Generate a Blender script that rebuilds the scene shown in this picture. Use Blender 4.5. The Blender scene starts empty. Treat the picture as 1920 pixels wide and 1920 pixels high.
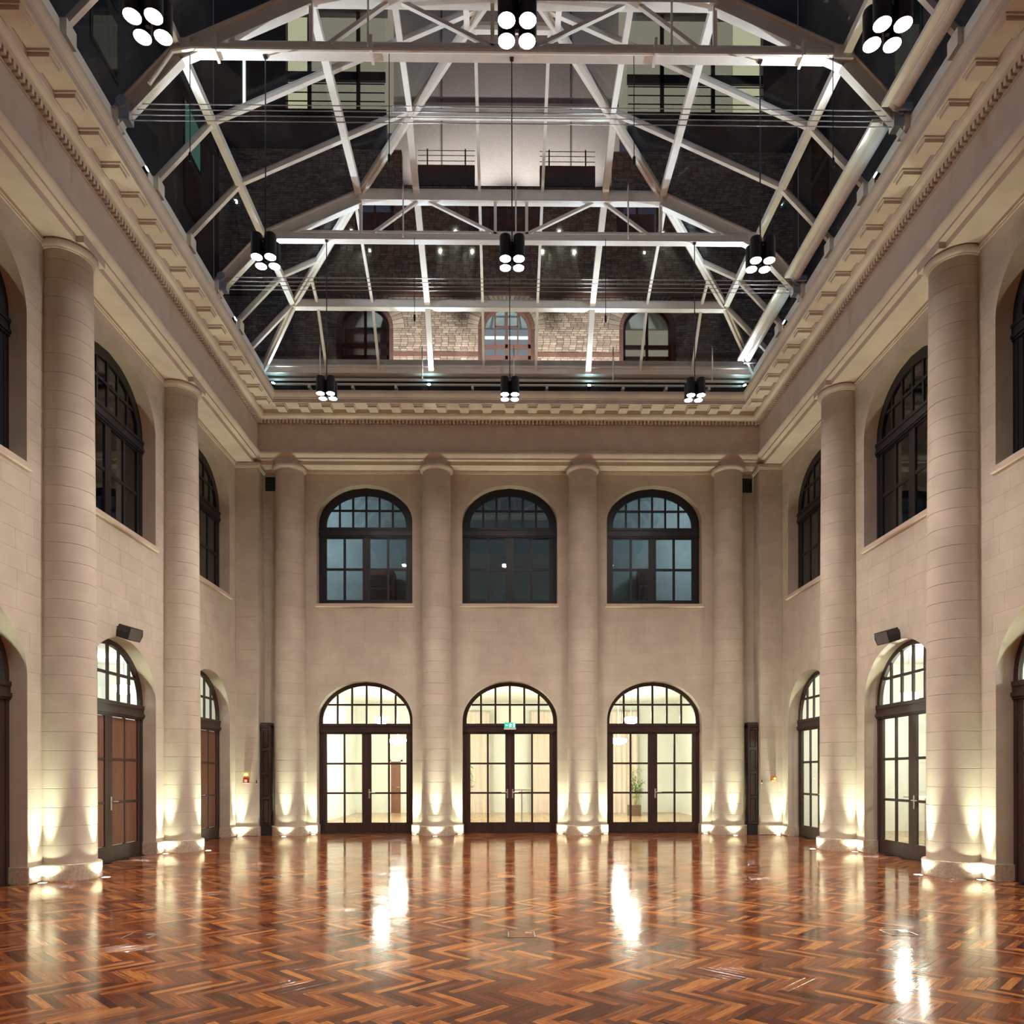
import bpy, math, random
from mathutils import Vector, Matrix
R = random.Random(7)
S = bpy.context.scene
COL = S.collection
PI = math.pi

# ------------------------------------------------------------------ camera, world, exposure
CAMX, CAMZ, FPX, CX, CY, YAW, ROLL = -0.177, 1.6, 1396.17, 960.79, 1450.53, 0.0121, -0.0015
cam = bpy.data.cameras.new('camera')
cam.sensor_fit = 'HORIZONTAL'
cam.sensor_width = 36.0
cam.lens = 36.0 * FPX / 1920
cam.shift_x = (960 - CX) / 1920
cam.shift_y = (CY - 960) / 1920
cam.clip_end = 200
camo = bpy.data.objects.new('camera', cam)
COL.objects.link(camo)
camo.location = (CAMX, 0, CAMZ)
camo.rotation_euler = (Matrix.Rotation(-YAW, 4, 'Z') @ Matrix.Rotation(PI / 2, 4, 'X') @ Matrix.Rotation(ROLL, 4, 'Z')).to_euler()
S.camera = camo
S.view_settings.view_transform = 'Standard'
S.view_settings.look = 'None'
S.view_settings.exposure = 0.38
S.view_settings.gamma = 1.0
S.view_settings.use_curve_mapping = False
S.cycles.max_bounces = 8
S.cycles.diffuse_bounces = 4
S.cycles.glossy_bounces = 4
S.cycles.transmission_bounces = 4
S.cycles.transparent_max_bounces = 24
S.cycles.caustics_reflective = False
S.cycles.caustics_refractive = False
S.cycles.sample_clamp_indirect = 4.0
w = bpy.data.worlds.new('night')
S.world = w
w.use_nodes = True
w.node_tree.nodes['Background'].inputs[0].default_value = (0.05, 0.055, 0.08, 1)   # city night sky
w.node_tree.nodes['Background'].inputs[1].default_value = 0.62

# light levels
PENDANT_E, UP_W, LOBBY_E = 240.0, 1.0, 60.0
PENDANT_C, UP_C, LOBBY_C = (1.0, 0.90, 0.81), (0.90, 1.0, 0.72), (0.96, 1.0, 0.86)
LED_C = (0.74, 0.90, 1.0)

def proj(x, y, z):
    x -= CAMX; z -= CAMZ
    xr = x * math.cos(YAW) - y * math.sin(YAW); zr = x * math.sin(YAW) + y * math.cos(YAW)
    return CX + FPX * xr / max(zr, .01), CY - FPX * z / max(zr, .01)

# ------------------------------------------------------------------ materials
def new_mat(name):
    m = bpy.data.materials.new(name); m.use_nodes = True
    nt = m.node_tree; nt.nodes.clear()
    out = nt.nodes.new('ShaderNodeOutputMaterial')
    return m, nt, out
def N(nt, t, **kw):
    n = nt.nodes.new(t)
    for k, v in kw.items():
        if k.startswith('i_'):
            n.inputs[int(k[2:])].default_value = v
        else:
            setattr(n, k, v)
    return n
def principled(name, col, rough=.5, metal=0.0, noise=0.0, nscale=6.0, bump=0.0, bscale=60.0, rnd=0.0, spec=.5, coat=0.0, stretch=None):
    m, nt, out = new_mat(name)
    b = N(nt, 'ShaderNodeBsdfPrincipled')
    b.inputs['Roughness'].default_value = rough
    b.inputs['Metallic'].default_value = metal
    b.inputs['Specular IOR Level'].default_value = spec
    b.inputs['Coat Weight'].default_value = coat
    nt.links.new(b.outputs[0], out.inputs[0])
    tc = N(nt, 'ShaderNodeTexCoord')
    src = tc.outputs['Object']
    if stretch:
        mp = N(nt, 'ShaderNodeMapping'); mp.inputs['Scale'].default_value = stretch
        nt.links.new(src, mp.inputs[0]); src = mp.outputs[0]
    if noise or rnd:
        n1 = N(nt, 'ShaderNodeTexNoise'); n1.inputs['Scale'].default_value = nscale; n1.inputs['Detail'].default_value = 6
        nt.links.new(src, n1.inputs['Vector'])
        oi = N(nt, 'ShaderNodeObjectInfo')
        ge = N(nt, 'ShaderNodeNewGeometry')
        a = N(nt, 'ShaderNodeMath', operation='ADD'); nt.links.new(oi.outputs['Random'], a.inputs[0]); nt.links.new(ge.outputs['Random Per Island'], a.inputs[1])
        fr = N(nt, 'ShaderNodeMath', operation='FRACT'); nt.links.new(a.outputs[0], fr.inputs[0])
        mr = N(nt, 'ShaderNodeMapRange'); mr.inputs[3].default_value = 1 - rnd; mr.inputs[4].default_value = 1 + rnd
        nt.links.new(fr.outputs[0], mr.inputs[0])
        mn = N(nt, 'ShaderNodeMapRange'); mn.inputs[1].default_value = .3; mn.inputs[2].default_value = .7; mn.inputs[3].default_value = 1 - noise; mn.inputs[4].default_value = 1 + noise
        nt.links.new(n1.outputs[0], mn.inputs[0])
        mu = N(nt, 'ShaderNodeMath', operation='MULTIPLY'); nt.links.new(mr.outputs[0], mu.inputs[0]); nt.links.new(mn.outputs[0], mu.inputs[1])
        vm = N(nt, 'ShaderNodeVectorMath', operation='SCALE'); vm.inputs[0].default_value = col
        nt.links.new(mu.outputs[0], vm.inputs['Scale'])
        nt.links.new(vm.outputs[0], b.inputs['Base Color'])
    else:
        b.inputs['Base Color'].default_value = (*col, 1)
    if bump:
        n2 = N(nt, 'ShaderNodeTexNoise'); n2.inputs['Scale'].default_value = bscale; n2.inputs['Detail'].default_value = 4
        nt.links.new(src, n2.inputs['Vector'])
        bp = N(nt, 'ShaderNodeBump'); bp.inputs['Strength'].default_value = bump; bp.inputs['Distance'].default_value = .01
        nt.links.new(n2.outputs[0], bp.inputs['Height']); nt.links.new(bp.outputs[0], b.inputs['Normal'])
    return m
def emitter(name, col, strength):
    m, nt, out = new_mat(name)
    e = N(nt, 'ShaderNodeEmission'); e.inputs[0].default_value = (*col, 1); e.inputs[1].default_value = strength
    nt.links.new(e.outputs[0], out.inputs[0])
    return m
def glass(name, tint, base=.05, gain=.9, rough=.02):
    # clear sheet: what lies behind it shows through, reflections grow towards grazing
    m, nt, out = new_mat(name)
    t = N(nt, 'ShaderNodeBsdfTransparent'); t.inputs[0].default_value = (*tint, 1)
    g = N(nt, 'ShaderNodeBsdfGlossy'); g.inputs['Roughness'].default_value = rough; g.inputs[0].default_value = (.95, .97, 1, 1)
    lf = N(nt, 'ShaderNodeLayerWeight'); lf.inputs[0].default_value = .5
    lw = N(nt, 'ShaderNodeMath', operation='POWER'); lw.inputs[1].default_value = 4.5; nt.links.new(lf.outputs['Facing'], lw.inputs[0])
    mr = N(nt, 'ShaderNodeMath', operation='MULTIPLY_ADD'); mr.inputs[1].default_value = gain; mr.inputs[2].default_value = base
    nt.links.new(lw.outputs[0], mr.inputs[0])
    cl = N(nt, 'ShaderNodeClamp'); nt.links.new(mr.outputs[0], cl.inputs[0])
    mx = N(nt, 'ShaderNodeMixShader')
    nt.links.new(cl.outputs[0], mx.inputs[0]); nt.links.new(t.outputs[0], mx.inputs[1]); nt.links.new(g.outputs[0], mx.inputs[2])
    nt.links.new(mx.outputs[0], out.inputs[0])
    return m
def parquet():
    m, nt, out = new_mat('parquet_wood')
    b = N(nt, 'ShaderNodeBsdfPrincipled')
    nt.links.new(b.outputs[0], out.inputs[0])
    oi = N(nt, 'ShaderNodeObjectInfo'); ge = N(nt, 'ShaderNodeNewGeometry')
    a = N(nt, 'ShaderNodeMath', operation='ADD'); nt.links.new(oi.outputs['Random'], a.inputs[0]); nt.links.new(ge.outputs['Random Per Island'], a.inputs[1])
    fr = N(nt, 'ShaderNodeMath', operation='FRACT'); nt.links.new(a.outputs[0], fr.inputs[0])
    uv = N(nt, 'ShaderNodeUVMap')
    cm = N(nt, 'ShaderNodeCombineXYZ'); nt.links.new(fr.outputs[0], cm.inputs[2])
    ad = N(nt, 'ShaderNodeVectorMath', operation='MULTIPLY_ADD'); ad.inputs[1].default_value = (5.0, 75.0, 0)
    sc = N(nt, 'ShaderNodeVectorMath', operation='SCALE'); sc.inputs['Scale'].default_value = 97.0
    nt.links.new(cm.outputs[0], sc.inputs[0]); nt.links.new(uv.outputs[0], ad.inputs[0]); nt.links.new(sc.outputs[0], ad.inputs[2])
    n1 = N(nt, 'ShaderNodeTexNoise'); n1.inputs['Scale'].default_value = 1.0; n1.inputs['Detail'].default_value = 5; n1.inputs['Distortion'].default_value = .6
    nt.links.new(ad.outputs[0], n1.inputs['Vector'])
    # tone = plank tone + grain
    gr = N(nt, 'ShaderNodeMapRange'); gr.inputs[1].default_value = .25; gr.inputs[2].default_value = .75; gr.inputs[3].default_value = -.32; gr.inputs[4].default_value = .32
    nt.links.new(n1.outputs[0], gr.inputs[0])
    tone = N(nt, 'ShaderNodeMath', operation='ADD'); nt.links.new(fr.outputs[0], tone.inputs[0]); nt.links.new(gr.outputs[0], tone.inputs[1])
    cr = N(nt, 'ShaderNodeValToRGB')
    cr.color_ramp.elements[0].position = 0.0; cr.color_ramp.elements[0].color = (.055, .0170, .0105, 1)
    cr.color_ramp.elements[1].position = 1.0; cr.color_ramp.elements[1].color = (.46, .185, .048, 1)
    for p, c in ((.3, (.130, .037, .016, 1)), (.6, (.205, .061, .021, 1)), (.86, (.320, .108, .032, 1))):
        e = cr.color_ramp.elements.new(p); e.color = c
    nt.links.new(tone.outputs[0], cr.inputs[0]); nt.links.new(cr.outputs[0], b.inputs['Base Color'])
    tc = N(nt, 'ShaderNodeNewGeometry')
    n2 = N(nt, 'ShaderNodeTexNoise'); n2.inputs['Scale'].default_value = 1.6; n2.inputs['Detail'].default_value = 5
    nt.links.new(tc.outputs['Position'], n2.inputs['Vector'])
    rr = N(nt, 'ShaderNodeMapRange'); rr.inputs[1].default_value = .3; rr.inputs[2].default_value = .7; rr.inputs[3].default_value = .08; rr.inputs[4].default_value = .16
    nt.links.new(n2.outputs[0], rr.inputs[0]); nt.links.new(rr.outputs[0], b.inputs['Roughness'])
    b.inputs['Specular IOR Level'].default_value = .34
    bp = N(nt, 'ShaderNodeBump'); bp.inputs['Strength'].default_value = .10; bp.inputs['Distance'].default_value = .002
    nt.links.new(n1.outputs[0], bp.inputs['Height']); nt.links.new(bp.outputs[0], b.inputs['Normal'])
    return m

M = dict(
    stone=principled('limestone', (.565, .489, .411), .78, noise=.09, nscale=2.2, bump=.08, bscale=90, rnd=.03),
    moulding=principled('carved_limestone', (.59, .48, .41), .75, noise=.08, nscale=3.0, bump=.15, bscale=80),
    plinth=principled('rough_plinth_stone', (.56, .46, .36), .85, noise=.22, nscale=26, bump=.7, bscale=55),
    darkwood=principled('dark_stained_wood', (.042, .021, .020), .4, noise=.25, nscale=12, stretch=(1, 1, .1)),
    blackwood=principled('black_window_paint', (.008, .007, .0105), .4),
    brownwood=principled('brown_door_wood', (.19, .078, .046), .45, noise=.22, nscale=30, stretch=(1, 1, .06)),
    glass=glass('window_glass', (.96, .98, .97), .03, .6),
    upglass=glass('upper_window_glass', (.80, .86, .88), .07, .6),
    roofglass=glass('roof_glass', (.88, .90, .92), .025, .55),
    steel=principled('painted_steel', (.82, .74, .67), .45, noise=.05, nscale=5),
    bright=principled('brushed_metal', (.72, .72, .72), .3, metal=.9),
    black=principled('black_plastic', (.015, .014, .017), .4),
    redpaint=principled('red_box', (.45, .03, .025), .4),
    orange=principled('orange_box', (.7, .2, .03), .4),
    plaster=principled('cream_plaster', (.82, .82, .75), .8, noise=.03, nscale=2),
    whitewall=principled('white_plaster', (.80, .80, .74), .8, noise=.03, nscale=2),
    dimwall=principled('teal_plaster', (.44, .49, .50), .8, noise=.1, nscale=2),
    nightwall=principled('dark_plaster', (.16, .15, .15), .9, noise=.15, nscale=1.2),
    brick=principled('cream_brick', (.56, .47, .37), .85, noise=.12, nscale=9, rnd=.30, bump=.3),
    mortar=principled('red_mortar', (.16, .085, .07), .9),
    brown_stone=principled('red_sandstone', (.24, .13, .105), .85, noise=.1),
    pale=principled('pale_render', (.60, .55, .52), .5, noise=.12, nscale=22, bump=.4, bscale=50),
    lobbyfloor=principled('lobby_floor', (.38, .24, .13), .25, noise=.15, nscale=8),
    curtain=principled('rose_curtain', (.76, .64, .55), .9),
    leaf=principled('leaf_green', (.16, .24, .05), .6, rnd=.3),
    pot=principled('brown_pot', (.12, .07, .05), .5),
    bark=principled('bamboo_stem', (.30, .26, .12), .7),
    whitepaint=principled('white_paint', (.8, .8, .76), .4),
    parquet=parquet(),
    under=principled('floor_bed', (.02, .01, .008), .8),
    lamp=emitter('pendant_lens', PENDANT_C, PENDANT_E),
    uplens=emitter('uplight_lens', (.97, 1, .82), 20.0),
    led=emitter('led_lens', (.45, .9, 1.0), 60.0),
    lobby=emitter('lobby_lamp_glow', LOBBY_C, LOBBY_E),
    lobby_added=emitter('added_lobby_lamp_glow', LOBBY_C, 190.0),  # glow of the two unseen lamps added in the lobby
    sidelamp=emitter('side_lamp_glow', LOBBY_C, 130.0),
    dimlamp=emitter('dim_room_lamp', (.95, 1.0, .92), 60.0),
    coolamp=emitter('upper_room_lamp', (.78, .95, 1.0), 33.0),
    winlit=emitter('lit_window', (.80, .74, .46), .6),
    windim=emitter('dim_lit_window', (.62, .56, .40), .36),
    wincool=emitter('cool_lit_window', (.42, .46, .50), .5),
    wintube=emitter('tube_light', (.75, 1.0, .97), 3.0),
    winteal=emitter('teal_window', (.10, .22, .18), .35),
    exitglow=emitter('exit_glow', (.05, .55, .36), 1.0),
    exitmark=emitter('exit_mark', (.9, 1.0, .95), 1.2),
    beacon=emitter('beacon_glow', (1.0, .75, .15), 3.0),
    strip=emitter('window_strip', (.85, 1.0, .8), 1.2),
)

# ------------------------------------------------------------------ mesh helpers
class MB:
    def __init__(s): s.v = []; s.f = []; s.uv = None
    def add(s, vs, fs):
        o = len(s.v); s.v += [tuple(p) for p in vs]; s.f += [tuple(i + o for i in f) for f in fs]; return s
    def box(s, x0, x1, y0, y1, z0, z1):
        v = [(x, y, z) for z in (z0, z1) for y in (y0, y1) for x in (x0, x1)]
        return s.add(v, [(0, 2, 3, 1), (4, 5, 7, 6), (0, 1, 5, 4), (2, 6, 7, 3), (0, 4, 6, 2), (1, 3, 7, 5)])
    def cbox(s, x0, x1, y0, y1, z0, z1, c):
        # box with every edge chamfered on the -y side and top
        pts = [(x0, x1, z0, z1)]
        f = [(x0 + c, z0 + c), (x1 - c, z0 + c), (x1 - c, z1 - c), (x0 + c, z1 - c)]
        b = [(x0, z0), (x1, z0), (x1, z1), (x0, z1)]
        v = [(x, y0, z) for x, z in f] + [(x, y0 + c, z) for x, z in b] + [(x, y1, z) for x, z in b]
        F = [(0, 1, 2, 3), (11, 10, 9, 8)]
        for i in range(4):
            j = (i + 1) % 4
            F += [(i, 4 + i, 4 + j, j), (4 + i, 8 + i, 8 + j, 4 + j)]
        return s.add(v, F)
    def prism(s, poly, a, b, ax='y'):
        # poly in (u,z); extruded along y from a to b  (ax 'z': poly in (x,y), extruded in z)
        n = len(poly)
        if ax == 'y': v = [(p[0], a, p[1]) for p in poly] + [(p[0], b, p[1]) for p in poly]
        elif ax == 'x': v = [(a, p[0], p[1]) for p in poly] + [(b, p[0], p[1]) for p in poly]
        else: v = [(p[0], p[1], a) for p in poly] + [(p[0], p[1], b) for p in poly]
        return s.add(v, [tuple(range(n)), tuple(range(2 * n - 1, n - 1, -1))] + [(i, n + i, n + (i + 1) % n, (i + 1) % n) for i in range(n)])
    def ring(s, outer, inner, a, b):
        # open strip between two (u,z) outlines, extruded along y
        n = len(outer); q = []
        for y in (a, b):
            q += [(p[0], y, p[1]) for p in outer] + [(p[0], y, p[1]) for p in inner]
        F = []
        for i in range(n - 1):
            F += [(i, i + 1, n + i + 1, n + i), (2 * n + i, 3 * n + i, 3 * n + i + 1, 2 * n + i + 1),
                  (i, 2 * n + i, 2 * n + i + 1, i + 1), (n + i, n + i + 1, 3 * n + i + 1, 3 * n + i)]
        F += [(0, n, 3 * n, 2 * n), (n - 1, 3 * n - 1, 4 * n - 1, 2 * n - 1)]
        return s.add(q, F)
    def tube(s, p0, p1, r, n=8, r1=None):
        p0 = Vector(p0); p1 = Vector(p1); r1 = r if r1 is None else r1
        d = (p1 - p0).normalized(); up = Vector((0, 0, 1)) if abs(d.z) < .9 else Vector((1, 0, 0))
        a = d.cross(up).normalized(); b = d.cross(a)
        v = [p0 + (a * math.cos(2 * PI * i / n) + b * math.sin(2 * PI * i / n)) * r for i in range(n)]
        v += [p1 + (a * math.cos(2 * PI * i / n) + b * math.sin(2 * PI * i / n)) * r1 for i in range(n)]
        return s.add(v, [tuple(range(n - 1, -1, -1)), tuple(range(n, 2 * n))] + [(i, (i + 1) % n, n + (i + 1) % n, n + i) for i in range(n)])
    def lathe(s, prof, n=24, c=(0, 0)):
        # prof list of (r,z); closed with caps
        v = []
        for r, z in prof: v += [(c[0] + r * math.cos(2 * PI * i / n), c[1] + r * math.sin(2 * PI * i / n), z) for i in range(n)]
        F = [tuple(range(n - 1, -1, -1))]
        for k in range(len(prof) - 1):
            F += [(k * n + i, k * n + (i + 1) % n, (k + 1) * n + (i + 1) % n, (k + 1) * n + i) for i in range(n)]
        F.append(tuple((len(prof) - 1) * n + i for i in range(n)))
        return s.add(v, F)
    def beam(s, p0, p1, wd, ht, off=0.0, up=(0, 0, 1)):
        # rectangular bar between two points; wd across, ht along 'up', off shifts along up
        p0 = Vector(p0); p1 = Vector(p1); d = (p1 - p0).normalized(); up = Vector(up)
        a = d.cross(up).normalized(); b = a.cross(d).normalized()
        v = []
        for p in (p0, p1):
            for sx, sy in ((-1, -1), (1, -1), (1, 1), (-1, 1)):
                v.append(p + a * sx * wd / 2 + b * (off + sy * ht / 2))
        return s.add(v, [(3, 2, 1, 0), (4, 5, 6, 7)] + [(i, (i + 1) % 4, 4 + (i + 1) % 4, 4 + i) for i in range(4)])
    def ibeam(s, p0, p1, wd, ht, t=.022, up=(0, 0, 1)):
        s.beam(p0, p1, t * 1.6, ht, 0, up); s.beam(p0, p1, wd, t, ht / 2, up); s.beam(p0, p1, wd, t, -ht / 2, up)
        return s
    def mesh(s, name, mat, smooth=None):
        me = bpy.data.meshes.new(name)
        me.from_pydata(s.v, [], s.f)
        if s.uv:
            l = me.uv_layers.new(name='UVMap')
            for i, u in enumerate(s.uv): l.data[i].uv = u
        me.materials.append(mat)
        me.validate()
        import bmesh
        bm = bmesh.new(); bm.from_mesh(me)
        bmesh.ops.recalc_face_normals(bm, faces=bm.faces)
        bm.to_mesh(me); bm.free()
        if smooth:
            me.shade_smooth(); me.set_sharp_from_angle(angle=math.radians(smooth))
        return me

def put(name, me, parent=None, loc=(0, 0, 0), rot=(0, 0, 0)):
    o = bpy.data.objects.new(name, me); COL.objects.link(o)
    o.location = loc; o.rotation_euler = rot
    if parent: o.parent = parent
    return o
def obj(name, mb, mat, parent=None, smooth=None, loc=(0, 0, 0), rot=(0, 0, 0)):
    return put(name, mb.mesh(name, mat, smooth), parent, loc, rot)
def empty(name, loc=(0, 0, 0), rz=0.0):
    return put(name, None, None, loc, (0, 0, rz))
def tag(o, label, cat=None, group=None, kind=None):
    o['label'] = label
    if cat: o['category'] = cat
    if group: o['group'] = group
    if kind: o['kind'] = kind
    return o
def struct(o, label=None, cat=None):
    o['kind'] = 'structure'
    if label: o['label'] = label
    if cat: o['category'] = cat
    return o
KIDS = {}
def copy_tree(o, parent=None):
    c = o.copy(); COL.objects.link(c)
    if parent: c.parent = parent
    for ch in list(o.children): copy_tree(ch, c)
    return c

# ------------------------------------------------------------------ hall dimensions
XW, YW = 7.08, 19.78          # wall faces
YC = [11.62, 15.62]           # side columns
XC = [-5.775, -1.925, 1.925, 5.775]
YD = [9.62, 13.62, 17.62]     # side doors
XD = [-3.85, 0.0, 3.85]       # back doors
A = 1.265                     # half width of every opening
DSP, DRISE = 3.02, 1.04       # doors: springing, rise
WSILL, WSP, WRISE = 6.09, 8.28, .99
ZTOP = 9.63
def zc(z): return 1.6 + (z - 1.6) * .982
BK = dict(loc=(0, YW, 0), rz=0.0)
LF = dict(loc=(-XW, 0, 0), rz=PI / 2)      # local x = world +Y, local +y = into the wall
RT = dict(loc=(XW, 0, 0), rz=-PI / 2)      # local x = world -Y

def arch(a, zb, zs, rise, n=28, inset=0.0):
    # outline from lower left, over the arch, to lower right
    a -= inset; rise -= inset
    p = [(-a, zb)]
    p += [(-a * math.cos(PI * i / n), zs + rise * math.sin(PI * i / n)) for i in range(n + 1)]
    return p + [(a, zb)]
def clip_convex(subj, clipper):
    # Sutherland-Hodgman, clipper counter clockwise
    out = subj
    for i in range(len(clipper)):
        a = clipper[i]; b = clipper[(i + 1) % len(clipper)]
        inp = out; out = []
        def side(p): return (b[0] - a[0]) * (p[1] - a[1]) - (b[1] - a[1]) * (p[0] - a[0])
        for k in range(len(inp)):
            p = inp[k]; q = inp[(k + 1) % len(inp)]
            sp, sq = side(p), side(q)
            if sp >= -1e-9: out.append(p)
            if (sp > 1e-9 and sq < -1e-9) or (sp < -1e-9 and sq > 1e-9):
                t = sp / (sp - sq); out.append((p[0] + t * (q[0] - p[0]), p[1] + t * (q[1] - p[1])))
        if len(out) < 3: return []
    return out
def clip_half(poly, axis, val, keep_less):
    out = []
    for k in range(len(poly)):
        p = poly[k]; q = poly[(k + 1) % len(poly)]
        sp = (val - p[axis]) * (1 if keep_less else -1); sq = (val - q[axis]) * (1 if keep_less else -1)
        if sp >= -1e-9: out.append(p)
        if (sp > 1e-9 and sq < -1e-9) or (sp < -1e-9 and sq > 1e-9):
            t = sp / (sp - sq); out.append(tuple(p[i] + t * (q[i] - p[i]) for i in range(len(p))))
    return out if len(out) > 2 else []
def area(p):
    return abs(sum(p[i][0] * p[(i + 1) % len(p)][1] - p[(i + 1) % len(p)][0] * p[i][1] for i in range(len(p)))) / 2
def dedupe(p):
    q = []
    for v in p:
        if not q or abs(v[0] - q[-1][0]) + abs(v[1] - q[-1][1]) > 1e-4: q.append(v)
    while len(q) > 2 and abs(q[0][0] - q[-1][0]) + abs(q[0][1] - q[-1][1]) < 1e-4: q.pop()
    return q
def courses(u0, u1, zs, openings, lmin, lmax, rnd, mind=.06):
    # masonry blocks as (u,z) polygons; openings = (centre, half width, bottom, springing, rise)
    blocks = []
    for ci in range(len(zs) - 1):
        za, zb = zs[ci], zs[ci + 1]
        joints = []; u = u0 + rnd.uniform(.3, 1) * lmax
        while u < u1 - lmin * .6:
            joints.append(u); u += rnd.uniform(lmin, lmax)
        pieces = []; cur = [(u0, za), (u0, zb)]      # running left boundary (upwards)
        for (uc, a, zbot, zsp, rise) in sorted(openings):
            ztop = zsp + rise
            if zb <= zbot + 1e-6 or za >= ztop - 1e-6 or uc + a < u0 or uc - a > u1: continue
            def hw(z): return a if z <= zsp else a * math.sqrt(max(0, 1 - ((z - zsp) / rise) ** 2))
            lo, hi = max(za, zbot), min(zb, ztop)
            n = 1 if hi <= zsp else 5
            pts = [(hw(lo + (hi - lo) * i / n), lo + (hi - lo) * i / n) for i in range(n + 1)]
            if lo > za + 1e-6: pts = [(0, za), (0, lo)] + pts
            if hi < zb - 1e-6: pts = pts + [(0, zb)]
            rb = [(uc - h_, z) for h_, z in pts]
            if uc - a > u0: pieces.append(cur + rb[::-1])
            cur = [(uc + h_, z) for h_, z in pts]
        pieces.append(cur + [(u1, zb), (u1, za)])
        for pc in pieces:
            pc = dedupe(pc)
            xs = [p[0] for p in pc]
            cuts = [j for j in joints if min(xs) + lmin * .4 < j < max(xs) - lmin * .4]
            rest = pc
            for j in cuts:
                left = clip_half(rest, 0, j, True); rest = clip_half(rest, 0, j, False)
                left = dedupe(left) if left else left
                if left and area(left) > 1e-4: blocks.append(left)
                if not rest: break
            rest = dedupe(rest) if rest else rest
            if rest and len(rest) > 2 and area(rest) > 1e-4: blocks.append(rest)
    return blocks
def block_geo(mb, poly, w0, w1, c):
    # masonry block: front face set in by the joint chamfer
    n = len(poly)
    sa = sum(poly[i][0] * poly[(i + 1) % n][1] - poly[(i + 1) % n][0] * poly[i][1] for i in range(n))
    sg = 1 if sa > 0 else -1
    ins = []
    for i in range(n):
        p0, p1, p2 = poly[i - 1], poly[i], poly[(i + 1) % n]
        e1 = Vector((p1[0] - p0[0], p1[1] - p0[1])); e2 = Vector((p2[0] - p1[0], p2[1] - p1[1]))
        e1.normalize(); e2.normalize()
        n1 = Vector((-e1.y, e1.x)) * sg; n2 = Vector((-e2.y, e2.x)) * sg
        m = n1 + n2
        m = m.normalized() / max(.5, m.normalized().dot(n1)) if m.length > 1e-6 else n1
        ins.append((p1[0] + m.x * c, p1[1] + m.y * c))
    v = [(p[0], w0, p[1]) for p in ins] + [(p[0], w0 + c, p[1]) for p in poly] + [(p[0], w1, p[1]) for p in poly]
    F = [tuple(range(n))]
    for i in range(n):
        j = (i + 1) % n
        F += [(i, n + i, n + j, j), (n + i, 2 * n + i, 2 * n + j, n + j)]
    F.append(tuple(range(3 * n - 1, 2 * n - 1, -1)))
    mb.add(v, F)

def to_world(side, u, wv, z):
    if side is BK: return (u, YW + wv, z)
    if side is LF: return (-XW - wv, u, z)
    return (XW + wv, -u, z)
def px_area(side, poly, wv):
    p = [proj(*to_world(side, q[0], wv, q[1])) for q in poly]
    cx = sum(q[0] for q in p) / len(p); cy = sum(q[1] for q in p) / len(p)
    if to_world(side, poly[0][0], 0, 0)[1] < 2 or not (-20 < cx < 1940 and -20 < cy < 1940): return 0
    return area(p)
def masonry(parent, side, blocks, w0, w1, c, mat, name='stone', most=300, vis=None):
    order = sorted(range(len(blocks)), key=lambda i: -px_area(side, blocks[i], w0))
    single = set(i for i in order[:most] if px_area(side, blocks[i], w0) > 0)
    rest = MB()
    for i, b in enumerate(blocks):
        if i in single:
            mb = MB(); block_geo(mb, b, w0, w1, c); obj(name, mb, mat, parent)
        else:
            block_geo(rest, b, w0, w1, c)
    if rest.v:
        o = obj(name + '_remainder', rest, mat, parent); o['kind'] = 'stuff'
        o['label'] = 'smaller and hidden pieces of the same masonry'

# ------------------------------------------------------------------ walls of ashlar
PL = .25
COURSE = (ZTOP - PL) / 33
zs = [PL + COURSE * i for i in range(34)]
def ops(us):
    return [(u, A, 0.0, DSP, DRISE) for u in us] + [(u, A, WSILL, WSP, WRISE) for u in us]
def wall(name, side, u0, u1, us, label):
    e = empty(name, side['loc'], side['rz']); struct(e, label, 'wall')
    bl = []
    for lo, hi in ((0, 18), (18, 33)):
        pass
    o1 = [(u, A, 0.0, DSP, DRISE) for u in us]; o2 = [(u, A, WSILL, WSP, WRISE) for u in us]
    k = next(i for i, z in enumerate(zs) if z > 5.2)
    bl += courses(u0, u1, zs[:k + 1], o1, .55, .95, R)
    bl += courses(u0, u1, zs[k:], o2, .55, .95, R)
    masonry(e, side, bl, 0, .36, .003, M['stone'])
    return e
wb = wall('wall_back', BK, -6.5, 6.5, XD, 'pale limestone end wall with three arched doors and three arched windows')
wl = wall('wall_left', LF, 7.62, 19.27, YD, 'limestone wall on the left with half columns and wooden doors')
wr = wall('wall_right', RT, -19.27, -7.62, [-y for y in YD], 'limestone wall on the right with half columns and glazed doors')
# corner piers (part of the back wall's masonry)
for sx in (-1, 1):
    x0, x1 = (-XW, -6.50) if sx < 0 else (6.50, XW)
    e = empty('wall_corner', (0, 19.27, 0)); struct(e, 'stone corner pier beside the %s cupboard' % ('left' if sx < 0 else 'right'), 'wall')
    for i in range(33):
        mb = MB(); mb.cbox(x0, x1, 0, .51, zs[i], zs[i + 1], .0045)
        # far side of the pier also chamfered by its own joints
        obj('stone', mb, M['stone'], e)
    mb = MB(); mb.cbox(x0 - (.0 if sx < 0 else .035), x1 + (.035 if sx < 0 else 0), -.035, .51, 0, PL, .012); obj('plinth_stone', mb, M['plinth'], e)
    mb = MB()                                       # moulded top of the pier
    mb.box(x0 - (0 if sx < 0 else .05), x1 + (.05 if sx < 0 else 0), -.05, .51, ZTOP - .10, ZTOP - .02)
    mb.box(x0 - (0 if sx < 0 else .03), x1 + (.03 if sx < 0 else 0), -.03, .51, ZTOP - .13, ZTOP - .10)
    obj('pier_moulding', mb, M['moulding'], e)
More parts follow.
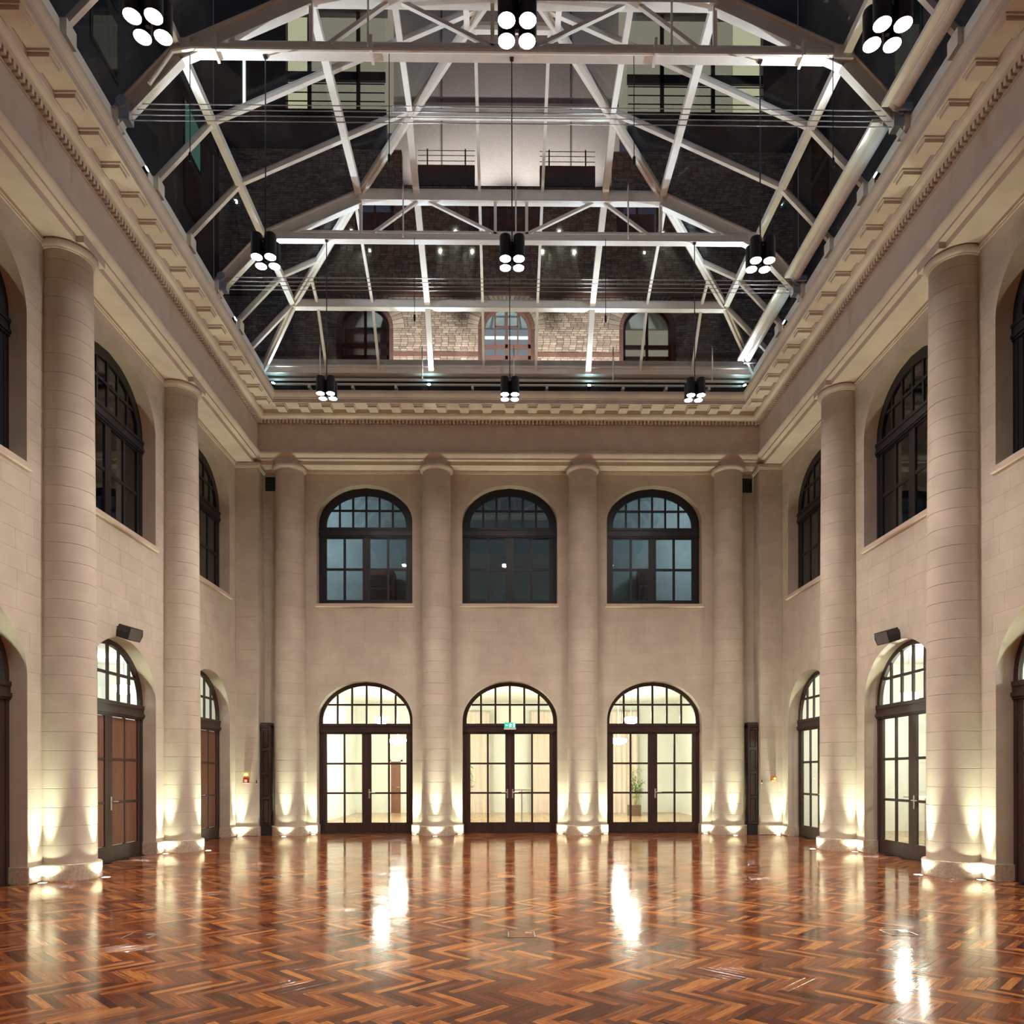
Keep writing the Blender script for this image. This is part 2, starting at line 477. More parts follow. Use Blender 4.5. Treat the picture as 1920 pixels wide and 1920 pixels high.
# plain walls beyond the columns nearest the camera, out of the picture
mb = MB(); mb.box(-XW - .36, -XW, -3, 7.62, 0, 9.8); struct(obj('wall_left_front', mb, M['stone']), 'plain limestone wall left of the camera', 'wall')
mb = MB(); mb.box(XW, XW + .36, -3, 7.62, 0, 9.8); struct(obj('wall_right_front', mb, M['stone']), 'plain limestone wall right of the camera', 'wall')
mb = MB(); mb.box(-XW - .36, XW + .36, -3.36, -3, 0, 12); struct(obj('wall_front', mb, M['stone']), 'plain wall behind the camera', 'wall')
mb = MB(); mb.box(-XW - .36, XW + .36, -3, 5.0, 11.8, 12); struct(obj('ceiling', mb, M['moulding']), 'plain ceiling behind the camera', 'ceiling')

# plinths between doors and columns
for nm, side, us, cs, ends in (('baseboard_back', BK, XD, XC, (-6.0, 6.0)), ('baseboard_left', LF, YD, YC, (7.7, 19.23)), ('baseboard_right', RT, [-y for y in YD], [-y for y in YC], (-19.23, -7.7))):
    e = empty(nm, side['loc'], side['rz']); struct(e, 'low stone plinth along the %s wall' % nm.split('_')[1], 'baseboard')
    us = sorted(us); cs = sorted(cs)
    for u in us:
        for s in (-1, 1):
            j = u + s * (A - .03)
            near = [c for c in cs if 0 < (c - u) * s < 2.5]
            end = near[0] - s * .42 if near else (ends[0] if s < 0 else ends[1])
            if (end - j) * s < .05: continue
            a, b = min(j, end), max(j, end)
            mb = MB(); mb.cbox(a, b, -.035, .27, 0, PL, .012); obj('plinth_stone', mb, M['plinth'], e)

# ------------------------------------------------------------------ engaged columns
CR0, CR1, CW = .41, .362, -.15
def col_r(z):
    t = (z - PL) / (ZTOP - PL)
    return CR0 - (CR0 - CR1) * (t ** 1.5)
def dpoly(r, n=30):
    # outline of a round shaft cut off at the wall face
    a = math.asin(min(1, -CW / r))
    t0, t1 = PI - a, 2 * PI + a
    return [(r * math.cos(t0 + (t1 - t0) * i / n), CW + r * math.sin(t0 + (t1 - t0) * i / n)) for i in range(n + 1)]
def stack(secs):
    mb = MB(); n = None
    rows = [(dpoly(r), z) for r, z in secs]; n = len(rows[0][0])
    v = [(p[0], p[1], z) for poly, z in rows for p in poly]
    F = [tuple(range(n - 1, -1, -1)), tuple((len(rows) - 1) * n + i for i in range(n))]
    for k in range(len(rows) - 1):
        F += [(k * n + i, k * n + (i + 1) % n, (k + 1) * n + (i + 1) % n, (k + 1) * n + i) for i in range(n)]
    return mb.add(v, F)
c_ = .006
drums = []
for i in range(33):
    z0, z1 = zs[i], zs[i + 1]
    if i == 32: z1 = ZTOP - .13
    r0, r1 = col_r(z0), col_r(z1)
    drums.append(stack([(r0 - c_, z0), (r0, z0 + c_), (r1, z1 - c_), (r1 - c_, z1)]).mesh('drum', M['stone'], 40))
plinth_me = stack([(.475, 0), (.475, PL - .012), (.463, PL)]).mesh('column_plinth', M['plinth'], 30)
cap = [(.372, ZTOP - .13), (.392, ZTOP - .125)]
cap += [(.392 + .045 * math.sin(PI / 2 * i / 6), ZTOP - .115 + .075 * (1 - math.cos(PI / 2 * i / 6)) ) for i in range(7)]
cap += [(.437, ZTOP - .03), (.41, ZTOP - .022), (.41, ZTOP)]
cap_me = stack(cap).mesh('capital', M['moulding'], 35)
def column(side, u, label):
    e = put('column', None, None, to_world(side, u, 0, 0), (0, 0, side['rz']))
    tag(e, label, 'column', 'half columns around the hall')
    put('column_plinth', plinth_me, e)
    for d in drums: put('drum', d, e)
    put('capital', cap_me, e)
    return e
ordn = ['leftmost', 'second from left', 'third from left', 'rightmost']
COLS = []
for i, x in enumerate(XC):
    column(BK, x, 'round stone half column on the end wall, %s of four' % ordn[i]); COLS.append((BK, x, ordn[i] + ' column of the end wall'))
for i, y in enumerate(YC):
    d = ['nearest the camera', 'farther from the camera'][i]
    column(LF, y, 'round stone half column on the left wall, %s' % d); COLS.append((LF, y, 'left wall column ' + d))
    column(RT, -y, 'round stone half column on the right wall, %s' % d); COLS.append((RT, -y, 'right wall column ' + d))

# ------------------------------------------------------------------ entablature
XF, YF, Y0 = 6.50, 19.30, 5.0
WO = -.64              # offset of the wall face from the frieze plane
def sweep(prof, sec, endcap=False):
    mb = MB(); n = len(prof)
    def pt(o, z, k):
        if sec == 'L': return (-XF + o, (Y0 if k == 0 else YF - o), z)
        if sec == 'R': return (XF - o, (Y0 if k == 0 else YF - o), z)
        return ((-XF + o if k == 0 else XF - o), YF - o, z)
    prof = [(o, z if z < 9.75 else zc(z)) for o, z in prof]
    v = [pt(o, z, 0) for o, z in prof] + [pt(o, z, 1) for o, z in prof]
    mb.add(v, [(i, (i + 1) % n, n + (i + 1) % n, n + i) for i in range(n)] + [tuple(range(n)), tuple(range(2 * n - 1, n - 1, -1))])
    return mb
def bulge(o0, z0, z1, h, n=7):
    return [(o0 + h * math.sin(PI * i / n), z0 + (z1 - z0) * i / n) for i in range(n + 1)]
Z1 = 9.88
arch_prof = [(WO + .02, ZTOP), (-.11, ZTOP), (-.11, Z1), (.00, Z1), (.00, Z1 + .035)] + bulge(.0, Z1 + .04, 10.13, .085) + [(0, 10.15), (WO + .02, 10.15)]
frieze_prof = [(WO + .02, 10.15), (0, 10.15), (0, 10.76), (.02, 10.765), (.02, 10.785), (.0, 10.785), (WO + .02, 10.785)]
corn_prof = [(WO + .02, 10.785), (.01, 10.785), (.01, 10.885), (.105, 10.885), (.11, 10.90)] + [(.11 + .09 * math.sin(PI / 2 * i / 5), 10.90 + .055 * (1 - math.cos(PI / 2 * i / 5))) for i in range(1, 6)] + \
            [(.205, 10.975), (.215, 10.975), (.215, 11.09), (.55, 11.09), (.55, 11.19), (.565, 11.20), (.565, 11.22)] + \
            [(.565 + .05 * math.sin(PI / 2 * i / 4), 11.22 + .12 * i / 4) for i in range(1, 5)] + [(.615, 11.38), (WO + .02, 11.40)]
dent_me = {}
md = MB(); md.box(-.026, .026, -.09, 0, zc(10.80), zc(10.885)); dent_mesh = md.mesh('dentil', M['moulding'])
mm = MB(); mm.box(-.11, .11, -.49, -.21, zc(11.005), zc(11.09)); mm.box(-.135, .135, -.515, -.21, zc(11.06), zc(11.092)); mod_mesh = mm.mesh('modillion', M['moulding'])
me_ = MB(); me_.box(-.30, .30, -.0, .112, ZTOP + .001, zc(Z1) - .001); blk_mesh = me_.mesh('soffit_block', M['moulding'])
for k, sec, desc in ((1, 'L', 'left'), (2, 'B', 'end'), (3, 'R', 'right')):
    e = empty('trim_%d' % k); struct(e, 'carved stone entablature with dentils and modillions above the %s wall' % desc, 'cornice')
    obj('architrave', sweep(arch_prof, sec), M['moulding'], e, 30)
    obj('frieze', sweep(frieze_prof, sec), M['moulding'], e)
    obj('cornice', sweep(corn_prof, sec), M['moulding'], e, 30)
    # moulding where the soffit meets the wall
    def along(u, name, me):
        if sec == 'B': return put(name, me, e, (u, YF, 0))
        if sec == 'L': return put(name, me, e, (-XF, u, 0), (0, 0, PI / 2))
        return put(name, me, e, (XF, u, 0), (0, 0, -PI / 2))
    lo, hi = (-XF + .12, XF - .12) if sec == 'B' else (8.2, YF - .12)
    n = int((hi - lo) / .0925)
    for i in range(n + 1): along(hi - (hi - lo) * i / n, 'dentil', dent_mesh)
    lo, hi = (-XF + .72, XF - .72) if sec == 'B' else (8.0, YF - .72)
    n = int(round((hi - lo) / .59))
    for i in range(n + 1): along(hi - (hi - lo) * i / n, 'modillion', mod_mesh)
    for c in (XC if sec == 'B' else YC): along(c, 'soffit_block', blk_mesh)
    mb = MB()
    if sec == 'B': mb.box(-6.5, 6.5, YW - .045, YW, ZTOP - .055, ZTOP); mb.box(-6.5, 6.5, YW - .025, YW, ZTOP - .085, ZTOP - .055)
    else:
        s = -1 if sec == 'L' else 1
        mb.box(*sorted((s * XW, s * (XW - .045))), 7.7, 19.26, ZTOP - .055, ZTOP); mb.box(*sorted((s * XW, s * (XW - .025))), 7.7, 19.26, ZTOP - .085, ZTOP - .055)
    obj('wall_moulding', mb, M['moulding'], e)

# ------------------------------------------------------------------ arched doors and windows (local: x along wall, y into wall)
def cell_panes(parent, cells, outline, y, mat, t=.008, name='pane'):
    cl = outline[::-1]
    if sum(cl[i][0] * cl[(i + 1) % len(cl)][1] - cl[(i + 1) % len(cl)][0] * cl[i][1] for i in range(len(cl))) < 0: cl = cl[::-1]
    for (a, b, c, d) in cells:
        p = dedupe(clip_convex([(a, c), (b, c), (b, d), (a, d)], cl))
        if len(p) > 2 and area(p) > .002:
            mb = MB(); mb.prism(p, y, y + t); obj(name, mb, mat, parent)
def fan(parent, outer_a, zb, zs_, rise, fr, y0, y1, glassmat, wood, hz, ncol=6, bar=.026):
    ins = arch(outer_a, zb, zs_, rise, inset=fr)
    top = obj('fanlight', MB().ring(arch(outer_a, zb, zs_, rise), ins, y0, y1), wood, parent, 30)
    wdt = 2 * (outer_a - fr); mb = MB()
    ym = (y0 + y1) / 2
    for i in range(1, ncol):
        x = -wdt / 2 + wdt * i / ncol
        zt = zs_ + (rise - fr) * math.sqrt(max(0, 1 - (x / (outer_a - fr)) ** 2))
        mb.box(x - bar, x + bar, ym - .02, ym + .02, zb, zt)
    xh = (outer_a - fr) * (math.sqrt(max(0, 1 - ((hz - zs_) / (rise - fr)) ** 2)) if hz > zs_ else 1)
    mb.box(-xh, xh, ym - .022, ym + .022, hz - bar, hz + bar)
    obj('glazing_bars', mb, wood, top)
    cells = []
    for i in range(ncol):
        a, b = -wdt / 2 + wdt * i / ncol, -wdt / 2 + wdt * (i + 1) / ncol
        cells += [(a, b, zb, hz), (a, b, hz, zs_ + rise)]
    cell_panes(top, cells, ins, ym - .004, glassmat)
    return top
def leaf(parent, x0, x1, z0, z1, st, rail_b, rail_t, rows, y0, y1, fill, wood, name, hinge, panel=False, bar=.025):
    mb = MB()
    mb.box(x0, x0 + st[0], y0, y1, z0, z1); mb.box(x1 - st[1], x1, y0, y1, z0, z1)
    gx0, gx1, gz0, gz1 = x0 + st[0], x1 - st[1], z0 + rail_b, z1 - rail_t
    mb.box(gx0, gx1, y0, y1, z0, gz0); mb.box(gx0, gx1, y0, y1, gz1, z1)
    o = obj(name, mb, wood, parent)
    g = MB(); xm = (gx0 + gx1) / 2; ym = (y0 + y1) / 2
    g.box(xm - bar, xm + bar, ym - .02, ym + .02, gz0, gz1)
    for r in range(1, rows):
        z = gz0 + (gz1 - gz0) * r / rows; g.box(gx0, gx1, ym - .018, ym + .018, z - bar, z + bar)
    obj('glazing_bars', g, wood, o)
    for r in range(rows):
        for c in range(2):
            a, b = (gx0, xm) if c == 0 else (xm, gx1)
            p = MB()
            za, zb = gz0 + (gz1 - gz0) * r / rows, gz0 + (gz1 - gz0) * (r + 1) / rows
            if panel: p.cbox(a + .012, b - .012, ym - .012, ym + .012, za + .012, zb - .012, .006); obj('wood_panel', p, fill, o)
            else: p.box(a, b, ym - .004, ym + .004, za, zb); obj('pane', p, fill, o)
    return o
def handle(parent, x, s):
    mb = MB(); mb.box(x - .02, x + .02, -.012, 0, .94, 1.19)
    mb.tube((x, -.01, 1.10), (x, -.06, 1.10), .011); mb.tube((x - s * .005, -.055, 1.10), (x + s * .16, -.055, 1.10), .011)
    o = obj('handle', mb, M['bright'], parent); o['label'] = 'bright metal lever handle'
    return o
DY0, DY1 = .26, .33
dn = [0]
def door(side, u, mode, label):
    dn[0] += 1
    e = put('door_%d' % dn[0], None, None, to_world(side, u, 0, 0), (0, 0, side['rz']))
    struct(e, label, 'door')
    d = M['darkwood']
    mb = MB()
    mb.box(-A, -A + .075, DY0, DY1 + .03, 0, 2.685); mb.box(A - .075, A, DY0, DY1 + .03, 0, 2.685)
    mb.box(-A, A, DY0 - .02, DY1 + .03, 2.685, 2.945); mb.box(-A, A, DY0 - .045, DY0 - .02, 2.72, 2.78); mb.box(-A, A, DY0 - .035, DY0 - .02, 2.875, 2.945)
    obj('door_frame', mb, d, e)
    mb = MB(); mb.box(-A, A, DY0 - .03, DY1 + .03, 0, .012); obj('threshold', mb, M['black'], e)
    fan(e, A, 2.945, DSP, DRISE, .10, DY0, DY1, M['glass'], d, 3.455)
    pm, fl = (True, M['brownwood']) if mode == 'panel' else (False, M['glass'])
    l1 = leaf(e, -A + .075, -.0005, .015, 2.685, (.125, .125), .275, .02, 3, DY0 + .01, DY1 - .01, fl, d, 'door_leaf', -1, pm)
    l2 = leaf(e, .0005, A - .075, .015, 2.685, (.125, .125), .275, .02, 3, DY0 + .01, DY1 - .01, fl, d, 'door_leaf', 1, pm)
    hl = empty('x'); bpy.data.objects.remove(hl)
    h = handle(l2 if side is not RT else l2, .07, 1); h.location = (0, DY0 + .01, 0)
    if side is BK and u == 0:
        h = handle(l1, -.07, -1); h.location = (0, DY0 + .01, 0)
    return e
for u, t in zip(XD, ('left of the exit sign', 'under the green exit sign', 'right of the exit sign, palm behind it')):
    door(BK, u, 'glass', 'arched double glass door in dark wood frame on the end wall, ' + t)
for u, t in zip(YD, ('partly cut by the left picture edge', 'below the left loudspeaker', 'farthest along')):
    door(LF, u, 'panel', 'arched door with brown wood panels on the left wall, ' + t)
for u, t in zip(YD, ('partly cut by the right picture edge', 'below the right loudspeaker', 'farthest along')):
    door(RT, -u, 'glass', 'arched glass door in dark frame on the right wall, ' + t)
wn = [0]
def window(side, u, label):
    wn[0] += 1
    e = put('window_%d' % wn[0], None, None, to_world(side, u, 0, 0), (0, 0, side['rz']))
    struct(e, label, 'window')
    d = M['blackwood']; zb = WSILL + .03
    mb = MB()
    mb.box(-A, -A + .10, DY0, DY1 + .03, zb, 8.21); mb.box(A - .10, A, DY0, DY1 + .03, zb, 8.21); mb.box(-A, A, DY0, DY1 + .03, zb, zb + .08)
    mb.box(-A, A, DY0 - .02, DY1 + .03, 7.945, 8.21); mb.box(-A, A, DY0 - .04, DY0 - .02, 7.985, 8.035); mb.box(-A, A, DY0 - .035, DY0 - .02, 8.14, 8.19)
    obj('window_frame', mb, d, e)
    fan(e, A, 8.21, WSP, WRISE, .20, DY0, DY1, M['upglass'], d, 8.67)
    leaf(e, -A + .10, -.0005, zb + .08, 7.945, (.10, .10), .07, .03, 2, DY0 + .01, DY1 - .01, M['upglass'], d, 'casement', -1, bar=.032)
    leaf(e, .0005, A - .10, zb + .08, 7.945, (.10, .10), .07, .03, 2, DY0 + .01, DY1 - .01, M['upglass'], d, 'casement', 1, bar=.032)
    mb = MB(); mb.cbox(-A - .06, A + .06, -.05, .0, WSILL - .07, WSILL + .02, .01); mb.box(-A + .001, A - .001, 0, DY1, WSILL, WSILL + .03)
    obj('window_sill', mb, M['moulding'], e)
for u, t in zip(XD, ('leftmost', 'middle', 'rightmost')): window(BK, u, 'tall arched window with dark wood bars on the end wall, %s of three' % t)
for s, nm in ((LF, 'left'), (RT, 'right')):
    for u, t in zip(YD, ('cut by the picture edge', 'between the two columns', 'farthest along')):
        window(s, u if s is LF else -u, 'tall arched black window on the %s wall, %s' % (nm, t))

# ------------------------------------------------------------------ parquet floor
mb = MB(); mb.box(-XW - .3, XW + .3, -3, YW + .3, -.05, -.012)
floor = struct(obj('floor', mb, M['under']), 'glossy brown herringbone parquet floor', 'floor')
PWD = .0643; PLN = 7
def plank_geo(mb, cx, cy, ang, dz, t1, t2):
    L, Wd = PLN * PWD / 2, PWD / 2; c = .0012
    ca, sa = math.cos(ang), math.sin(ang)
    v = []
    for x, y, z in ((-L + c, -Wd + c, 0), (L - c, -Wd + c, 0), (L - c, Wd - c, 0), (-L + c, Wd - c, 0), (-L, -Wd, -c), (L, -Wd, -c), (L, Wd, -c), (-L, Wd, -c), (-L, -Wd, -.012), (L, -Wd, -.012), (L, Wd, -.012), (-L, Wd, -.012)):
        zz = z + (dz + x * t1 + y * t2 if z > -.01 else 0)
        v.append((cx + x * ca - y * sa, cy + x * sa + y * ca, zz))
    fs = [(0, 1, 2, 3)]
    for i in range(4):
        j = (i + 1) % 4; fs += [(i, 4 + i, 4 + j, j), (4 + i, 8 + i, 8 + j, 4 + j)]
    mb.add(v, fs)
    if mb.uv is None: mb.uv = []
    loc = [(-L, -Wd), (L, -Wd), (L, Wd), (-L, Wd)] * 3
    for f in fs: mb.uv += [loc[i] for i in f]
planks = []
s2 = math.sqrt(.5)
for j in range(-330, 331):
    for k in range(-30, 31):
        # horizontal and vertical members of the herringbone lattice, turned by 45 degrees
        for hv in (0, 1):
            if hv == 0: x, y, ang = j + 2 * PLN * k + PLN / 2, j + .5, -PI / 4
            else: x, y, ang = j + .5, j - 2 * PLN + 1 + 2 * PLN * k + PLN / 2, PI / 4
            wx, wy = (x + y) * s2 * PWD, (y - x) * s2 * PWD + 11.8
            if abs(wx) < XW + .28 and 2.2 < wy < YW + .3: planks.append((wx, wy, ang))
def plank_px(p):
    X, Y = proj(p[0], p[1], 0)
    if not (-10 < X < 1930 and Y < 1925): return 0
    return 1 / p[1] ** 3
order = sorted(range(len(planks)), key=lambda i: -plank_px(planks[i]))
big = set(order[:300])
pv = []
for k in range(6):
    b = MB(); plank_geo(b, 0, 0, 0, R.uniform(-.0004, .0004), R.uniform(-.0022, .0022), R.uniform(-.006, .006)); pv.append(b.mesh('plank', M['parquet']))
rest = MB()
for i, (x, y, a) in enumerate(planks):
    if i in big: put('plank', R.choice(pv), floor, (x, y, 0), (0, 0, a))
    else: plank_geo(rest, x, y, a, R.uniform(-.0004, .0004), R.uniform(-.0022, .0022), R.uniform(-.006, .006))
o = obj('plank_remainder', rest, M['parquet'], floor); o['kind'] = 'stuff'; o['label'] = 'the farther planks of the same parquet'

# floor outlet boxes let into the parquet
fo = [(0.0, 7.41, 'middle of the floor, nearest the camera'), (-3.775, 7.41, 'left part of the floor, nearest the camera'), (3.78, 7.41, 'right part of the floor, nearest the camera'),
      (-.13, 11.55, 'middle of the floor, farther back'), (-3.78, 11.52, 'left part of the floor, farther back'), (3.72, 11.62, 'right part of the floor, farther back')]
for x, y, t in fo:
    e = empty('floor_outlet', (x, y, .0)); tag(e, 'square metal rimmed floor socket box in the ' + t, 'floor box', 'socket boxes let into the parquet')
    q = .135; mb = MB()
    for a, b, c, d in ((-q, q, -q, -q + .010), (-q, q, q - .010, q), (-q, -q + .010, -q, q), (q - .010, q, -q, q)): mb.box(a, b, c, d, .0005, .004)
    obj('rim', mb, M['bright'], e)
    mb = MB(); mb.box(-q + .01, q - .01, -q + .01, q - .01, .0005, .0025); obj('lid', mb, M['parquet'], e)
    mb = MB(); mb.box(.04, .11, .02, .09, .0025, .0045); obj('cable_flap', mb, M['bright'], e)

# ------------------------------------------------------------------ floor uplights
def uplight(wp, tx, ty, label, watt=UP_W):
    e = empty('floor_uplight', wp); tag(e, label, 'uplight', 'recessed uplights around the floor')
    mb = MB()
    for a, b, c, d in ((-.055, .055, -.055, -.045), (-.055, .055, .045, .055), (-.055, -.045, -.045, .045), (.045, .055, -.045, .045)): mb.box(a, b, c, d, .0005, .006)
    obj('rim', mb, M['bright'], e)
    mb = MB(); mb.box(-.044, .044, -.044, .044, .001, .0045); obj('lens', mb, M['uplens'], e)
    for inten, size, blend, tilt in ((1.5, 130, .3, .3), (42.0, 34, 1.0, .9)):      # wide spill and narrow beam
        l = bpy.data.lights.new('uplight_beam', 'SPOT'); l.energy = inten * watt * 4 * PI; l.color = UP_C; l.spot_size = math.radians(size); l.spot_blend = blend; l.shadow_soft_size = .02
        lo = put('beam', l, e, (0, 0, .012)); lo.rotation_euler = Vector((tx * tilt, ty * tilt, 1)).to_track_quat('-Z', 'Y').to_euler()
    return e
for side, u, t in COLS:
    for du, wv, tu, tw, place in ((-.60, -.13, .04, .03, 'one side of the foot'), (.60, -.13, -.04, .03, 'other side of the foot'), (0, -.74, 0, .05, 'front of the foot')):
        p = to_world(side, u + du, wv, 0)
        if p[0] and False: pass
        q0 = to_world(side, 0, 0, 0); q1 = to_world(side, tu, tw, 0)
        if side is BK: pl = {-.60: 'left side', .60: 'right side', 0: 'front'}[du]
        else:
            near = (p[1] < abs(u)); pl = 'front' if du == 0 else ('near side' if near else 'far side')
        uplight(p, q1[0] - q0[0], q1[1] - q0[1], 'lit floor uplight at %s of the %s' % (pl, t))
uplight((-6.93, 19.16, 0), -.02, .03, 'lit floor uplight before the corner pier with the red alarm box')
uplight((6.93, 19.16, 0), .02, .03, 'lit floor uplight before the corner pier with the orange call box')

# ------------------------------------------------------------------ pendants
PX = 3.86
def pendant(x, y, z, top, label):
    e = empty('pendant_light', (x, y, z)); tag(e, label, 'lamp', 'four lamp pendants in three rows')
    mb = MB(); mb.tube((0, 0, .02), (0, 0, top - z), .010, 6); mb.box(-.03, .03, -.03, .03, top - z - .06, top - z)
    obj('rod', mb, M['black'], e)
    mb = MB(); mb.box(-.12, .12, -.012, .012, .27, .295); mb.box(-.012, .012, -.12, .12, .27, .295); mb.box(-.02, .02, -.02, .02, .0, .33)
    obj('cross_bracket', mb, M['black'], e)
    k = 0
    for sx, sy in ((-1, -1), (1, -1), (-1, 1), (1, 1)):
        k += 1
        cx, cy = sx * .105, sy * .105
        mb = MB(); mb.lathe([(.03, .36), (.084, .345), (.089, .33), (.089, .0), (.084, .0), (.084, .040)][::-1], 20, (cx, cy))
        can = obj('lamp_can', mb, M['black'], e, 35)
        mb = MB(); mb.lathe([(.081, .018), (.081, .034)], 20, (cx, cy))
        obj('lens', mb, M['lamp'], can)
    l = bpy.data.lights.new('pendant_beam', 'SPOT'); l.energy = 52 * 4 * PI; l.color = PENDANT_C; l.spot_size = math.radians(104); l.spot_blend = .8; l.shadow_soft_size = .05
    put('beam', l, e, (0, 0, -.005))
    return e
for i, (x, c) in enumerate(((-PX, 'left'), (-.03, 'middle'), (PX, 'right'))):
    pendant(x * .965, 7.50, 9.08, 12.78, 'four lamp pendant cluster, %s one of the nearest row at the picture top' % c)
    pendant(x, 11.62, 9.56, 12.80, 'four lamp pendant cluster, %s one of the second row' % c)
    pendant(x, 15.62, 9.50, 12.80, 'four lamp pendant cluster, %s one of the farthest row, before the cornice' % c)

# ------------------------------------------------------------------ glass roof
LV = [(6.24, 18.86, 11.83), (5.20, 17.93, 12.93), (3.19, 15.68, 13.82), (1.95, 14.40, 14.36), (.80, 13.22, 14.86), (0.0, 12.42, 15.20)]
YR0 = 6.3
roof = empty('glass_roof', (0, 12, 11.4)); tag(roof, 'glazed hipped roof of pale steel beams over the hall', 'roof')
def rp(name, mb, mat, smooth=None):
    o = obj(name, mb, mat, roof, smooth); o.matrix_parent_inverse = Matrix.Translation((0, -12, -11.4)); return o
st = M['steel']
def zx(ax):
    for i in range(len(LV) - 1):
        if LV[i][0] >= ax >= LV[i + 1][0]: return LV[i][2] + (LV[i + 1][2] - LV[i][2]) * (LV[i][0] - ax) / (LV[i][0] - LV[i + 1][0])
def hip_x(y):
    for i in range(len(LV) - 1):
        if LV[i][1] >= y >= LV[i + 1][1]: return LV[i][0] + (LV[i + 1][0] - LV[i][0]) * (LV[i][1] - y) / (LV[i][1] - LV[i + 1][1])
    return LV[-1][0] if y < LV[-1][1] else LV[0][0]
FR = [7.62, 11.62, 15.65]
YL = [6.3, 7.62, 8.95, 10.28, 11.62, 12.96, 14.30, 15.65, 16.95, 17.93]
XL = [-4.62, -3.3, -1.98, -.66, .66, 1.98, 3.3, 4.62]
for s in (-1, 1):
    P = [(s * a, b, c) for a, b, c in LV]
    for i in range(5):        # hips
        mb = MB(); mb.beam(P[i], P[i + 1], .15, .10, -.05); mb.beam(P[i], P[i + 1], .05, .07, -.13); mb.beam(P[i], P[i + 1], .07, .05, .06); rp('hip_rafter', mb, st)
    for i in range(1, 5):     # longitudinal purlins
        big = i in (1, 2)
        mb = MB()
        mb.beam((s * LV[i][0], YR0, LV[i][2]), (s * LV[i][0], LV[i][1], LV[i][2]), .13 if big else .10, .13 if big else .10, -.05)
        mb.beam((s * LV[i][0], YR0, LV[i][2]), (s * LV[i][0], LV[i][1], LV[i][2]), .05, .05, .04); rp('purlin', mb, st)
    for y in YL[1:]:          # side rafters
        hv = y in FR
        for i in range(5):
            a, b = LV[i], LV[i + 1]
            if y > a[1] + .01: continue
            xa, za = a[0], a[2]; xb, zb = b[0], b[2]
            if y > b[1] + .01:
                xb = hip_x(y); zb = zx(xb)
            if xa - xb < .08: continue
            mb = MB()
            if hv and i < 2: mb.ibeam((s * xa, y, za - .17), (s * xb, y, zb - .17), .13, .25)
            else: mb.beam((s * xa, y, za), (s * xb, y, zb), .075, .075, -.04)
            mb.beam((s * xa, y, za), (s * xb, y, zb), .04, .04, .02)
            rp('frame_rafter' if hv and i < 2 else 'rafter', mb, st)
mb = MB(); mb.beam((0, YR0, LV[5][2]), (0, LV[5][1], LV[5][2]), .12, .14, -.05); rp('ridge_beam', mb, st)
for i in range(1, 5):         # purlins of the hip end
    mb = MB(); x, y, z = LV[i]
    big = i in (1, 2)
    mb.beam((-x, y, z), (x, y, z), .14 if big else .09, .15 if big else .08, -.06)
    if i == 1: mb.beam((-x, y, z), (x, y, z), .16, .025, -.15)
    mb.beam((-x, y, z), (x, y, z), .05, .05, .04); rp('purlin', mb, st)
for x in XL:                  # rafters of the hip end
    for i in range(5):
        a, b = LV[i], LV[i + 1]
        if abs(x) > a[0] - .05: continue
        ya, za, yb, zb = a[1], a[2], b[1], b[2]
        if abs(x) > b[0]:
            t = (a[0] - abs(x)) / (a[0] - b[0]); yb = a[1] + (b[1] - a[1]) * t; zb = a[2] + (b[2] - a[2]) * t
        hv = abs(abs(x) - 1.98) < .01
        mb = MB()
        if hv: mb.beam((x, ya, za), (x, yb, zb), .13 if i < 3 else .10, .12, -.07)
        else: mb.beam((x, ya, za), (x, yb, zb), .06, .07, -.04)
        mb.beam((x, ya, za), (x, yb, zb), .035, .04, .02)
        rp('rafter', mb, st)
# panes
def pane(poly):
    poly = [p for i, p in enumerate(poly) if (Vector(p) - Vector(poly[i - 1])).length > 1e-3]
    if len(poly) < 3: return
    n = (Vector(poly[1]) - Vector(poly[0])).cross(Vector(poly[2]) - Vector(poly[0]))
    if n.length < .004: return
    n.normalize()
    if n.z < 0: n = -n
    k = len(poly)
    v = [Vector(p) + n * .045 for p in poly] + [Vector(p) + n * .057 for p in poly]
    mb = MB(); mb.add(v, [tuple(range(k)), tuple(range(2 * k - 1, k - 1, -1))] + [(i, k + i, k + (i + 1) % k, (i + 1) % k) for i in range(k)])
    rp('pane', mb, M['roofglass'])
for s in (-1, 1):
    for i in range(5):
        a, b = LV[i], LV[i + 1]
        ys = [y for y in YL if y < a[1]] + [a[1]]
        for y0, y1 in zip(ys[:-1], ys[1:]):
            # quad in (x,y) plan, cut along the hip
            q = [(a[0], y0), (a[0], y1), (b[0], y1), (b[0], y0)]
            cl = [(a[0] + 1e-6, 0), (a[0] + 1e-6, a[1]), (b[0], b[1]), (b[0], 0)]
            q = clip_convex(q, cl)
            if q: pane([(s * x, y, a[2] + (b[2] - a[2]) * (a[0] - x) / (a[0] - b[0])) for x, y in q])
for i in range(5):
    a, b = LV[i], LV[i + 1]
    xs = [-a[0]] + [x for x in XL if abs(x) < a[0]] + [a[0]]
    for x0, x1 in zip(xs[:-1], xs[1:]):
        q = clip_convex([(x0, b[1]), (x1, b[1]), (x1, a[1]), (x0, a[1])], [(-b[0] - 1e-6, b[1]), (b[0] + 1e-6, b[1]), (a[0], a[1]), (-a[0], a[1])])
        if q: pane([(x, y, a[2] + (b[2] - a[2]) * (a[1] - y) / (a[1] - b[1])) for x, y in q])
